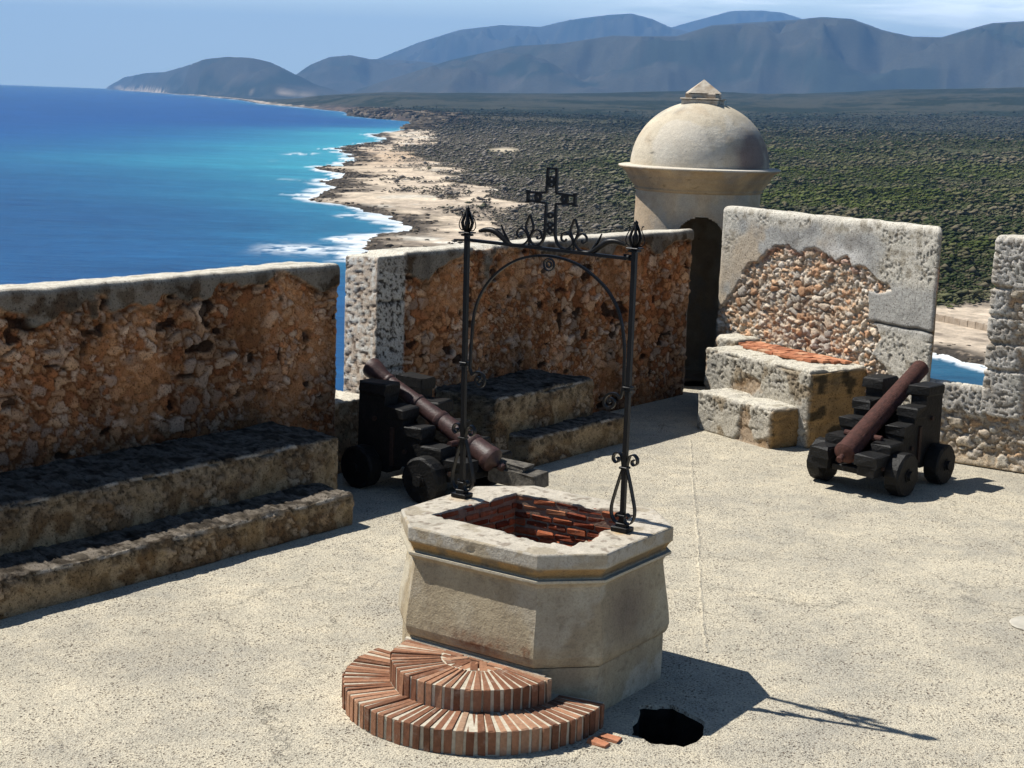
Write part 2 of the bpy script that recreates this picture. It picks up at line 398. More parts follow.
def w3fn(p,n):
    s=301; w=(fbm(p*7,4,s)-.5)*.10; w2=(fbm(p*7+40,4,s+2)-.5)*.10
    ins=poly_in(p[:,0],p[:,2],PATCH); sd=sdist(p[:,0]+w,p[:,2]+w2,PATCH); ins=poly_in(p[:,0]+w,p[:,2]+w2,PATCH); sd=np.where(ins,sd,-sd)
    front=n[:,1]<-.5
    inn=ss(-.004,.018,sd)*front
    d,c=rubble2(p,.074,.05,SUN,(.50,.39,.28),s,.040)
    d=d+.050*(fbm(p*21,5,s+60)-.5); c=c*(.9+.5*fbm(p*30,3,s+61))[:,None]
    big,cb,_=rubble(p,.10,SUN,(.36,.25,.17),s+40,.042); k=ss(.62,.66,fbm(p*2.3,3,s+3)); d=d*(1-k)+big*k; c=mix(c,cb,k)
    # red brick course just under the broken render
    rb=np.exp(-((sd-.045)/.035)**2)*ss(1.6,1.75,p[:,2])*ss(.5,.7,p[:,0])*ss(.35,.5,fbm(p*5,2,s+33)); c=mix(c,np.array([.38,.17,.10]),rb*.7)
    c=c*(.78+.4*fbm(p*3,3,s+7))[:,None]
    # render
    g=pal([(.27,.265,.25),(.36,.35,.325),(.42,.41,.38),(.31,.30,.28)],fbm(p*3.5,5,s+11))
    cream=ss(.5,.64,fbm(p*2.2+20,4,s+13))*ss(2.1,1.0,p[:,0]*.9); g=mix(g,np.array([.55,.44,.31]),cream*.7)
    wh=np.exp(-(((p[:,0]-1.95)/.40)**2+((p[:,2]-1.93-.10*(p[:,0]-1.95)*-1)/.10)**2)*1.4)*ss(.3,.6,fbm(p*8,3,s+15)); g=mix(g,np.array([.68,.66,.62]),wh)
    # pitted rough zones: top right, quoins, left edge
    rough=np.clip(ss(2.30,2.5,p[:,0]+(fbm(p*4,3,s+21)-.5)*.5)+ss(.33,.12,p[:,0]+(fbm(p*4,3,s+22)-.5)*.3)*ss(1.3,2.2,p[:,2])+ss(2.12,2.2,p[:,2]+(fbm(p*4,3,s+23)-.5)*.2),0,1)
    gray=ss(.12,0.,np.abs(p[:,2]-1.46)-.17)*ss(2.3,2.4,p[:,0]); rough=rough*(1-gray*.9)
    pt=pits(p,46,s+24,.41)*rough*(.15+.6*ss(.45,.65,fbm(p*6,2,s+26)))
    gr=pal([(.34,.31,.26),(.5,.47,.4),(.6,.56,.48),(.40,.36,.29)],fbm(p*11,4,s+25)); g=mix(g,gr,rough); g=mix(g,np.array([.13,.11,.08]),pt*.75)
    crk=cracks(p,.5,s,.012)*.6; g=g*(1-.55*crk)[:,None]
    dj=np.exp(-((p[:,2]-1.27-.02*fbm(p*6,2,5))/.015)**2)*ss(2.3,2.4,p[:,0]); g=g*(1-.7*dj)[:,None]
    orange=ss(2.72,2.85,p[:,0])*ss(1.95,1.8,p[:,2])*0
    dp=.048+.014*(fbm(p*7,4,s+30)-.5)-.014*pt-.03*dj
    c=mix(g,c,inn); d=d*inn+dp*(1-inn)
    # end (jamb) facing the gap: ochre, with a red brick block
    ef=np.clip(n[:,0],0,1)**2
    e=pal([(.22,.14,.06),(.34,.235,.11),(.28,.17,.07),(.15,.11,.06)],fbm(p*4,5,s+41)); e=mix(e,np.array([.38,.14,.06]),ss(.13,.1,np.abs(p[:,2]-1.78))*.9)
    e=mix(e,np.array([.3,.27,.22]),ss(1.9,2.0,p[:,2])*.8)
    c=mix(c,e,ef); d=d*(1-ef)+ef*(.03+.02*fbm(p*6,4,s+44))
    c=sunlit_top(p,n,c,s); d=d-.02*np.clip(n[:,2],0,1)*fbm(p*6,3,s)
    return d,c
def skew3(p):
    p=p.copy(); t=np.clip((p[:,0]-2.0)/1.16,0,1); p[:,0]-=t*p[:,1]*.92; p[:,2]+=.03*p[:,0]/3.16*ss(1.2,2.2,p[:,2]); return p
w3=masonry('parapet_wall',p3(0,-.0),T3,3.16,.62,2.26,w3fn,warp=chain(skew3,topwave(9,2.26,.02),slope(2.26,.08)),res=.0115,tres=.03)
tag(w3,'sunlit parapet wall with grey render broken open over rounded rubble, right of the tower','wall')
SS=((.34,.31,.26),(.56,.52,.44),(.64,.6,.5),(.42,.38,.3))
def sunstep(seed,H):
    def fn(p,n):
        c=pal([(.28,.26,.22),(.44,.41,.35),(.52,.48,.40),(.34,.28,.2)],fbm(p*5,5,seed))
        lip=ss(H*.35,H*.8,p[:,2]+(fbm(p*6,3,seed+2)-.5)*.2); pt=pits(p,40,seed+3,.41)*lip
        c=mix(c,np.array([.12,.10,.075]),pt*.7); d=.02*fbm(p*9,4,seed)-.014*pt
        crk=cracks(p,.33,seed,.02); c=c*(1-.5*crk)[:,None]; d=d-.012*crk
        br=ss(.58,.68,fbm(p*4+7,3,seed+6)); c=mix(c,np.array([.33,.2,.1]),br*.6); d=d-.02*br
        ef=np.clip(n[:,0],0,1)**2; e=pal([(.12,.08,.04),(.26,.17,.08),(.34,.22,.10),(.08,.06,.035)],fbm(p*6,5,seed+9)); c=mix(c,e,ef); d=d+ef*.03*(fbm(p*8,4,seed+4)-.3)
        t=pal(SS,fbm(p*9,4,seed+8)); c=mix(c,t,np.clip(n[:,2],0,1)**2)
        return d-.05*ss(.55,.8,fbm(p*4+2,2,seed+11))*np.clip(4*np.abs(n[:,2])*(1-np.abs(n[:,2])),0,1),c
    return fn
e=empty('stone_steps',p3(1,0),0,'sunlit pair of pale stone steps against the broken rendered wall','steps')
masonry('step',p3(1.08,1.20),T3,1.14,.45,.41,sunstep(71,.41),parent=e,r=.04,res=.012)
up=masonry('step',p3(.70,.82),T3,1.66,.83,.80,sunstep(77,.8),parent=e,r=.04,res=.012)
# rubble fill under end of upper step towards the wall and the stump left of it
t=MB()
for i in range(4):
    for j in range(13):
        al=.72+j*.118+RNG.uniform(-.006,.006)+(i%2)*.05; of=.12+i*.105
        if al>2.25-.08*i or (i==3 and al<.9): continue
        a=math.atan2(T3[1],T3[0])+RNG.uniform(-.04,.04)
        R=np.array(Matrix.Rotation(a,3,'Z')@Matrix.Rotation(RNG.uniform(-.05,.05),3,'X'))
        q=p3(al,of,.822+RNG.uniform(-.004,.006)); t.box((q[0]-up.parent.location.x,q[1]-up.parent.location.y,q[2]),(.112,.098,.03),R,.003,.004)
t.build('terracotta_tile_bed',M_TILE,e)
# corner stump at the left of the steps (rough stone block by the door)
stp=masonry('stone_block',p3(.34,.42),T3,.40,.42,.87,sunstep(83,.87),r=.06,res=.016)
tag(stp,'rough pale stone block between the dark doorway and the sunlit steps','stone block')

# right low wall and far-right wall
R3=np.array(p3(3.12,0)[:2]); S4=np.array([4.66,15.20]); T4=np.array([.834,-.5518])
def rwfn(seed,H,patch=None):
    def fn(p,n):
        d,c=rubble2(p,.11,.065,[(.5,.42,.33),(.58,.53,.44),(.48,.32,.19),(.52,.46,.38),(.42,.36,.28)],(.44,.33,.22),seed,.034); d=d+.04*(fbm(p*20,5,seed+60)-.5)
        c=c*(.8+.35*fbm(p*3,3,seed+7))[:,None]
        blk=ss(.0,.05,p[:,2]-(H-.30)+(fbm(p*5,3,seed)-.5)*.16) if patch is None else patch(p)
        g=pal([(.42,.38,.31),(.55,.52,.45),(.64,.60,.53),(.46,.42,.36)],fbm(p*6,5,seed+1)); pt=pits(p,44,seed+2,.41); g=mix(g,np.array([.16,.13,.09]),pt*.7)
        c=mix(c,g,blk*.95); d=d*(1-blk)+blk*(.045+.016*(fbm(p*8,4,seed)-.5)-.014*pt)
        base=ss(.16,.0,p[:,2]+(fbm(p*4,3,seed)-.5)*.12); c=mix(c,np.array([.52,.42,.29]),base*.6); d=d*(1-base*.7)+base*.05
        c=sunlit_top(p,n,c,seed); return d-.015*np.clip(n[:,2],0,1)*fbm(p*6,3,seed),c
    return fn
v=S4-R3; 
lw=masonry('low_wall',(R3[0],R3[1],0),v,float(np.linalg.norm(v))+.02,.55,.775,rwfn(91,.775),warp=slope(.775,.26),res=.012)
tag(lw,'low rubble sill wall in the gap behind the short cannon at right','low wall')
def patch4(p):
    a=np.abs(((p[:,2]+.02*fbm(p*5,2,3))-.48)/.42)  # blocks in quoin-like courses at the left edge
    q=np.zeros(len(p))
    for (z0,z1,x1) in ((.52,.98,.36),(1.0,1.24,.30),(1.27,1.50,.22),(1.52,1.78,.17),(1.8,2.27,3.)):
        e=(fbm(p*7,3,int(z0*10))-.5)*.06
        q=np.maximum(q,ss(z0-.005,z0+.015,p[:,2]+e*.4)*ss(z1+.005,z1-.015,p[:,2]+e*.4)*ss(x1+.02,x1-.02,p[:,0]+e))
    return q
def skew4(p):
    p=p.copy(); t=np.clip(1-p[:,0]/.8,0,1); p[:,0]+=t*p[:,1]*.4; return p
w4=masonry('parapet_wall',(S4[0],S4[1],0),T4,3.4,.62,2.26,rwfn(97,2.26,patch4),warp=chain(skew4,topwave(11,2.26,.015)),res=.0125)
tag(w4,'pale block and rubble parapet wall cut off by the right edge, past the gap with the cannon','wall')

# ------------------------------------------------------------------ watchtower
M_PLAST2=simple('door_reveal_render',(.30,.23,.15),(.44,.35,.25),5,.95,.1,.3,.01)
TW=(2.235,19.75)
tower=empty('watchtower',(TW[0],TW[1],0),0,'round domed stone sentry tower with a dark arched doorway','watchtower')
def grid_rev(prof,seg,fn,name,m,parent,r=1):
    prof=np.array(prof,float); seglen=np.concatenate([[0],np.cumsum(np.linalg.norm(np.diff(prof,axis=0),axis=1))])
    k=max(2,int(seglen[-1]/.02)); tt=np.unique(np.concatenate([np.linspace(0,seglen[-1],k),seglen])); R=np.interp(tt,seglen,prof[:,0]);Z=np.interp(tt,seglen,prof[:,1])
    th=np.linspace(0,2*PI,seg,endpoint=False); RR,TT=np.meshgrid(R,th,indexing='ij'); ZZ=np.repeat(Z[:,None],seg,1)
    P=np.stack([RR*np.cos(TT),RR*np.sin(TT),ZZ],-1).reshape(-1,3); nr=len(R)
    I=np.arange(nr*seg).reshape(nr,seg);J=np.roll(I,-1,1)
    F=np.stack([I[:-1],J[:-1],J[1:],I[1:]],-1).reshape(-1,4)
    d,c=fn(P); nrm=P.copy();nrm[:,2]=0;l=np.linalg.norm(nrm,axis=1,keepdims=True);nrm/=np.maximum(l,.05)
    return obj(name,P+nrm*d[:,None],F,m,parent,cols=c,smooth=True)
def tcol(seed,base=((.42,.33,.22),(.52,.42,.29),(.47,.36,.24),(.56,.47,.34))):
    def fn(p):
        c=pal(base,fbm(p*2.2,5,seed)); c=c*(.85+.3*fbm(p*9,4,seed+1))[:,None]
        k=ss(.55,.7,fbm(p*np.array([3,3,2])+5,4,seed+2)); c=mix(c,np.array([.36,.33,.28]),k*.6)
        k=ss(.62,.74,fbm(p*3+15,4,seed+4)); c=mix(c,np.array([.36,.24,.14]),k*.3)
        cr=cracks(p,.55,seed,.010)*ss(.45,.6,fbm(p*1.5,2,seed+9)); c=c*(1-.45*cr)[:,None]
        return .008*(fbm(p*5,4,seed+6)-.5)-.006*cr,c
    return fn
def stain_dome(p):
    d,c=tcol(131,((.56,.49,.38),(.62,.56,.44),(.60,.52,.39),(.64,.58,.47)))(p)
    # old stain on the right lower flank and a lighter repaired patch at left
    a=np.exp(-(((p[:,0]-.62)/.34)**2+((p[:,1]+.45)/.5)**2+((p[:,2]-2.86)/.24)**2)*.9); c=mix(c,np.array([.22,.15,.13]),np.clip(a*1.9*fbm(p*4,3,5)*1.5,0,.85))
    sd=ss(.02,-.02,np.sqrt(((p[:,0]+.30)/.34)**2+((p[:,2]-2.90)/.34)**2)-1+(fbm(p*5,3,8)-.5)*.3)*(p[:,1]<0); c=mix(c,np.array([.66,.60,.50]),sd*.6)
    br=ss(.0,.5,p[:,2]-3.25)*0; return d,c
def cornc(p):
    d,c=tcol(141,((.36,.27,.16),(.46,.34,.2),(.42,.3,.17),(.5,.42,.3)))(p); k=ss(2.655,2.675,p[:,2]); c=mix(c,np.array([.64,.58,.48]),k)
    st=ss(.45,.7,fbm(p*np.array([6,6,1.2]),4,9)); c=mix(c,np.array([.22,.17,.12]),st*.55*(1-k)); return d,c
DR_=.775
DW=.30
def drum_cut(P):
    d,c=tcol(121)(P); return d,c
drum=grid_rev([(.5,-3.2),(DR_,-1.6),(DR_,2.39),(.60,2.39),(.60,0.0),(0.001,0.0)],420,drum_cut,'drum',M_PLAST,tower)
me=drum.data; n=len(me.polygons); ce=np.empty(n*3,np.float32); me.polygons.foreach_get('center',ce); ce=ce.reshape(-1,3)
DA=math.radians(-92.); ux,uy=-math.sin(DA),math.cos(DA); lat=ce[:,0]*ux+ce[:,1]*uy; dep=ce[:,0]*math.cos(DA)+ce[:,1]*math.sin(DA)
kill=(dep>0)&(np.abs(lat)<DW)&(ce[:,2]>.01)&((ce[:,2]<1.80)|(np.hypot(lat,ce[:,2]-1.80)<DW))&(np.hypot(ce[:,0],ce[:,1])>.58)
import bmesh
bm=bmesh.new(); bm.from_mesh(me); bm.faces.ensure_lookup_table(); bmesh.ops.delete(bm,geom=[bm.faces[i] for i in np.nonzero(kill)[0]],context='FACES'); bm.to_mesh(me); bm.free()
ap_=[(-DW,.0)]+[(-DW,z) for z in np.linspace(.2,1.8,6)]+[(DW*math.cos(t),1.80+DW*math.sin(t)) for t in np.linspace(PI-.1,.1,22)]+[(DW,z) for z in np.linspace(1.8,.2,6)]+[(DW,0)]
V=[]
for wv in (1,-1):
    for x,z in ap_:
        r_=(DR_ if wv>0 else .60); dp=math.sqrt(max(r_*r_-x*x,0)); V.append((x*ux+dp*math.cos(DA),x*uy+dp*math.sin(DA),z))
n=len(ap_); rv=MB(); rv.add(V,[(i,i+1,n+i+1,n+i) for i in range(n-1)]); rv.build('door_reveal',M_PLAST2,tower)
CR=1.005
grid_rev([(DR_-.02,2.36),(DR_+.02,2.385),(DR_+.03,2.40),(DR_+.02,2.415),(DR_+.06,2.46),(DR_+.085,2.50),(DR_+.10,2.505),(DR_+.12,2.56),(DR_+.17,2.62),(CR-.01,2.645),(CR,2.655),(CR,2.675),(CR-.03,2.682),(.6,2.70)],160,cornc,'cornice',M_PLAST,tower)
DM=.86
grid_rev([(DM*math.cos(a)**.97 if a<1.5 else .02,2.68+.80*math.sin(a)) for a in np.linspace(0,PI/2,24)],160,stain_dome,'dome',M_PLAST,tower)
fm=MB()
for (w,z0,z1,b) in ((.56,3.42,3.495,.008),(.60,3.495,3.515,.006),(.47,3.515,3.575,.012)):
    fm.box((0,0,(z0+z1)/2),(w*.80,w*.80,z1-z0),Matrix.Rotation(math.radians(-18),3,'Z'),.002,b)
for (w,z) in (): pass
s=.20
fm.add([(-s,-s,3.575),(s,-s,3.575),(s,s,3.575),(-s,s,3.575),(-s*.72,-s*.72,3.625),(s*.72,-s*.72,3.625),(s*.72,s*.72,3.625),(-s*.72,s*.72,3.625),(-s*.62,-s*.62,3.64),(s*.62,-s*.62,3.64),(s*.62,s*.62,3.64),(-s*.62,s*.62,3.64),(0,0,3.745)],
 [(0,1,5,4),(1,2,6,5),(2,3,7,6),(3,0,4,7),(4,5,9,8),(5,6,10,9),(6,7,11,10),(7,4,8,11),(8,9,12),(9,10,12),(10,11,12),(11,8,12)])
M_FIN=simple('pale_finial_stone',(.36,.28,.2),(.62,.56,.46),8,.95,.1,.5,.01)
fo=fm.build('finial',M_FIN,tower)

# ------------------------------------------------------------------ terrace floor with the drain pit
def floor_mat():
    m,nt,b=mat('pebbled_lime_concrete',.95,.1); co=coord(nt)
    base=ramp(nt,noise(nt,co,.8,8,.72),[(.36,(.46,.43,.362)),(.5,(.56,.513,.412)),(.64,(.65,.59,.465))])
    g=ramp(nt,noise(nt,co,5.,6,.75),[(.34,(.84,.85,.86)),(.5,(1,1,1)),(.66,(1.10,1.08,1.04))]); c=mixc(nt,1,base,g,'MULTIPLY')
    f=ramp(nt,noise(nt,co,70,3,.6),[(.32,(.34,.30,.26)),(.42,(.90,.88,.86)),(.56,(1.05,1.04,1.0)),(.70,(1.45,1.42,1.34))]); c=mixc(nt,.9,c,f,'MULTIPLY')
    st=ramp(nt,noise(nt,co,.33,7,.75,.8),[(.50,(0,0,0)),(.66,(1,1,1))]); c=mixc(nt,math_(nt,'MULTIPLY',st,.30),c,(.24,.225,.20))
    k=None
    for sc,lo,hi,th,colr in ((62,.20,.36,.38,(.19,.145,.11)),(34,.17,.29,.36,(.13,.09,.07)),(15,.09,.15,.52,(.11,.07,.055))):
        sp=ramp(nt,voro(nt,co,sc),[(lo,(1,1,1)),(hi,(0,0,0))]); pr=ramp(nt,voro(nt,co,sc,'F1','Color'),[(th,(0,0,0)),(th+.05,(1,1,1))])
        den=ramp(nt,noise(nt,co,1.1+sc*.03,5,.7),[(.36,(.15,.15,.15)),(.58,(1,1,1))])
        q=math_(nt,'MULTIPLY',math_(nt,'MULTIPLY',sp,pr),den); c=mixc(nt,math_(nt,'MULTIPLY',q,.9),c,colr); k=q if k is None else math_(nt,'ADD',k,q)
    dn=N(nt,'ShaderNodeTexNoise'); dn.inputs['Scale'].default_value=1.7; dn.inputs['Detail'].default_value=7; dn.inputs['Roughness'].default_value=.7; nt.links.new(co,dn.inputs['Vector'])
    va=N(nt,'ShaderNodeVectorMath',operation='MULTIPLY_ADD'); nt.links.new(dn.outputs['Color'],va.inputs[0]); va.inputs[1].default_value=(1.3,1.3,0); nt.links.new(co,va.inputs[2])
    ck=ramp(nt,voro(nt,va.outputs[0],.42,'DISTANCE_TO_EDGE'),[(.0,(1,1,1)),(.006,(0,0,0))]); ckm=ramp(nt,noise(nt,co,.5,4,.6),[(.47,(0,0,0)),(.56,(1,1,1))]); ck=math_(nt,'MULTIPLY',ck,ckm)
    c=mixc(nt,math_(nt,'MULTIPLY',ck,.22),c,(.13,.11,.09)); k=math_(nt,'ADD',k,ck)
    nt.links.new(c,b.inputs['Base Color'])
    h=math_(nt,'SUBTRACT',math_(nt,'ADD',noise(nt,co,95,2,.6),math_(nt,'MULTIPLY',noise(nt,co,12,5,.7),1.2)),math_(nt,'MULTIPLY',k,.5))
    bump(nt,b,h,1.,.014); return m
M_FLOOR=floor_mat()
hole=[(.72,8.16),(.82,8.03),(1.0,7.995),(1.12,8.14),(1.15,8.36),(1.0,8.60),(.80,8.57)][::-1]
hole=[(a+(b-a)*t) for a,b in zip(map(np.array,hole),map(np.array,hole[1:]+hole[:1])) for t in np.linspace(0,1,6,endpoint=False)]
hole=[tuple(q+RNG.uniform(-.011,.011,2)) for q in hole]
far=[pw(10.9,WO-.5)[:2],(2.3,19.6),(3.2,18.9),p3(3.16,-.5)[:2],(S4[0]+.3,S4[1]+.4),tuple(S4+T4*3.4+np.array([.3,.4])),(10,9),(10,-7),(-12,-7),pw(-11,WO-.5)[:2]]
far=far[::-1]
pts=[Vector((x,y,0)) for x,y in far]; hp=[Vector((x,y,0)) for x,y in hole]
tri=tessellate_polygon([pts,hp]); allp=pts+hp
fl=obj('terrace_floor',[tuple(p) for p in allp],[t if (Vector(allp[t[1]]-allp[t[0]]).cross(allp[t[2]]-allp[t[0]])).z>0 else t[::-1] for t in tri],M_FLOOR); tag(fl,kind='structure')
pit=MB();n=len(hole); hc=np.mean(hole,axis=0); ha=np.array(hole); hb_=hc+(ha-hc)*(.975+RNG.uniform(-.02,.015,(n,1))); pr_=MB()
pr_.add([(x,y,0) for x,y in ha]+[(x,y,-.022) for x,y in hb_],[(i,(i+1)%n,n+(i+1)%n,n+i) for i in range(n)])
tag(pr_.build('drain_rim',M_FLOOR),kind='structure')
pit.add([(x,y,-.022) for x,y in hb_]+[(x,y,-.75) for x,y in hb_],[(i,(i+1)%n,n+(i+1)%n,n+i) for i in range(n)]+[tuple(range(n,2*n))])
tag(pit.build('drain_pit',M_DARK),kind='structure')
# bastion body below the floor
bd=MB();n=len(far); cx=np.mean(far,axis=0); low=[(c+(np.array(c)-cx)/np.linalg.norm(np.array(c)-cx)*2.2) for c in map(np.array,far)]
bd.add([(x,y,-.02) for x,y in far]+[(x,y,-14) for x,y in low],[(i,(i+1)%n,n+(i+1)%n,n+i) for i in range(n)])
tag(bd.build('bastion',simple('bastion_stone',(.3,.24,.17),(.48,.42,.33),2.5,.95,.1,.8,.05)),kind='structure')
# raised slab joint running past the well, and a smooth mortar lip round the pit
M_SMOOTH=simple('smooth_mortar_patch',(.42,.395,.33),(.54,.50,.42),6,.95,.1,.4,.004)
def ribbon(P,w,z,h,jit=.3,mm=None):
    P=np.array(P,float); mb=MB(); out=[]
    t=np.gradient(P,axis=0); t/=np.linalg.norm(t,axis=1,keepdims=True); nrm=np.stack([-t[:,1],t[:,0]],1)
    k=len(P); W=w*(1+jit*(RNG.random((k,2))*2-1)); a=P+nrm*W[:,:1];b=P-nrm*W[:,1:]
    V=[(*q,z) for q in a]+[(*q,z+h) for q in P]+[(*q,z) for q in b]
    F=[(i,i+1,k+i+1,k+i)[::-1] for i in range(k-1)]+[(k+i,k+i+1,2*k+i+1,2*k+i)[::-1] for i in range(k-1)]
    mb.add(V,F); return mb
seam=np.array([(1.872,15.95),(1.80,15.2),(1.70,14.1),(1.60,13.0),(1.545,12.3),(1.475,11.565),(1.40,10.8),(1.33,10.0),(1.30,9.5)])
tt=np.linspace(0,8,90); seam=np.stack([np.interp(tt,range(9),seam[:,0]),np.interp(tt,range(9),seam[:,1])],1)+RNG.normal(0,.004,(90,2))
sm=ribbon(seam,.016,.001,.006,.6).build('floor_joint',M_FLOOR); tag(sm,kind='structure')
# two sunken bricks by the step
for k,(c,a,lab) in enumerate((((.535,7.99,.006),-.62,'red brick set flush in the floor, nearer the round brick steps'),((.60,8.055,.006),-.5,'red brick set flush in the floor, nearer the drain pit'))):
    b=MB(); b.box((0,0,0),(.115,.062,.03),None,.006,.006); o=b.build('paving_brick',M_TILE); o.location=c; o.rotation_euler=(0,0,a); tag(o,lab,'brick')
# pale round slab at far right
b=MB(); V,F=b.lathe([(.17,.0),(.175,.008),(.165,.014)],28); V=V+np.c_[RNG.normal(0,.003,(len(V),2)),np.zeros(len(V))]; b.add(V,F)
o=b.build('round_slab',M_SMOOTH); o.location=(3.63,10.27,.001); tag(o,'pale round stone disc set in the floor at the right edge','stone disc')

# ------------------------------------------------------------------ the well
WC=(.1724,9.1011); TH=-.594
well=empty('stone_well',(WC[0],WC[1],0),TH,'octagonal pale stone well with brick shaft and moulded rim','well')
def octo(ins,z,a=.726,b=.6614,c=.279):
    a-=ins;b-=ins;c-=ins*.586
    return [(-a,-b+c,z),(-a+c,-b,z),(a-c,-b,z),(a,-b+c,z),(a,b-c,z),(a-c,b,z),(-a+c,b,z),(-a,b-c,z)]
def wellgrid(prof,name,colf,close_top=None):
    prof=np.array(prof,float); sl=np.concatenate([[0],np.cumsum(np.linalg.norm(np.diff(prof,axis=0),axis=1))])
    tt=np.unique(np.concatenate([np.linspace(0,sl[-1],max(2,int(sl[-1]/.012))),sl,sl[1:]-.003])); tt=tt[(tt>=0)]
    I_=np.interp(tt,sl,prof[:,0]);Z_=np.interp(tt,sl,prof[:,1]); rows=[]
    for i,z in zip(I_,Z_):
        O=np.array(octo(i,z)); row=[]
        for k in range(8):
            A_,B_=O[k],O[(k+1)%8]; ln=np.linalg.norm(np.array(octo(0,0)[k])-np.array(octo(0,0)[(k+1)%8])); m_=int(ln/.015)
            for u in range(m_):
                uu=u/m_; row.append(A_+(B_-A_)*uu)
        rows.append(row)
    P=np.array(rows); nr,nc=P.shape[:2]; Q=P.reshape(-1,3)
    cn=Q.copy();cn[:,2]=0;cn/=np.linalg.norm(cn,axis=1,keepdims=True)
    d,c=colf(Q); Q2=Q+cn*d[:,None]; I=np.arange(nr*nc).reshape(nr,nc);J=np.roll(I,-1,1)
    F=np.stack([I[:-1],J[:-1],J[1:],I[1:]],-1).reshape(-1,4)
    return Q2,F,c
def wcol(p):
    s=211; c=pal([(.40,.34,.23),(.48,.42,.30),(.44,.37,.25),(.54,.49,.38)],fbm(p*2.5,5,s)); c=c*(.85+.3*fbm(p*12,4,s+1))[:,None]
    # dark run marks and a darker patch on the right-hand side
    a=ss(.45,.7,fbm(p*np.array([5,5,1.3]),4,s+2)); c=mix(c,np.array([.27,.215,.15]),a*.5)
    bl=np.exp(-(((p[:,1]+.1)/.25)**2+((p[:,2]-.55)/.22)**2))*(p[:,0]>.5); c=mix(c,np.array([.19,.15,.12]),bl*.8)
    # reddish abraded band low on the body (above the groove)
    rd=np.exp(-((p[:,2]-.36)/.055)**2)*ss(.42,.6,fbm(p*np.array([4,4,9]),4,s+4)+.10)*(p[:,1]<-.60)*(p[:,0]<.43)*ss(-.6,.1,p[:,0])*(.5+.7*ss(.45,.6,fbm(p*38,3,s+5))); c=mix(c,np.array([.24,.13,.075]),rd*.9)
    # ochre undercut
    oc=ss(.87,.855,p[:,2])*ss(.785,.80,p[:,2]); c=mix(c,pal([(.24,.15,.07),(.34,.215,.09),(.2,.15,.09)],fbm(p*7,4,s+7)),oc*.9)
    # rim weathering
    rm=ss(.865,.88,p[:,2]); c=mix(c,pal([(.34,.31,.26),(.47,.44,.38),(.40,.34,.25)],fbm(p*9,5,s+9)),rm*.8)
    pt=pits(p,26,s+3,.33); c=mix(c,np.array([.2,.16,.11]),pt*.35)
    c=mix(c,np.array([.52,.48,.38]),ss(.775,.785,p[:,2])*ss(.80,.797,p[:,2])*.8); return .003*(fbm(p*6,4,s)-.5)-.0015*pt-rm*.012*ss(.6,.8,fbm(p*8,3,s+12)),c  # pale ledge line: its sun highlight put into the colour
prof=[(.026,0),(.026,.272),(.028,.283),(.040,.284),(.040,.290),(.018,.291),(.006,.31),(-.004,.35),(.000,.41),(.013,.50),(.027,.59),(.039,.67),(.046,.72),(.046,.745),(.036,.760),(.012,.775),(.005,.783),(.005,.796),(.030,.798),(.036,.815),(.018,.845),(.002,.862),(.0,.868),(.0,.940),(.004,.9465),(.012,.950)]
Q2,F,c=wellgrid(prof,'w',wcol); wb=obj('well_curb',Q2,F,M_WELL,well,cols=c,smooth=True); smooth_auto(wb,28)
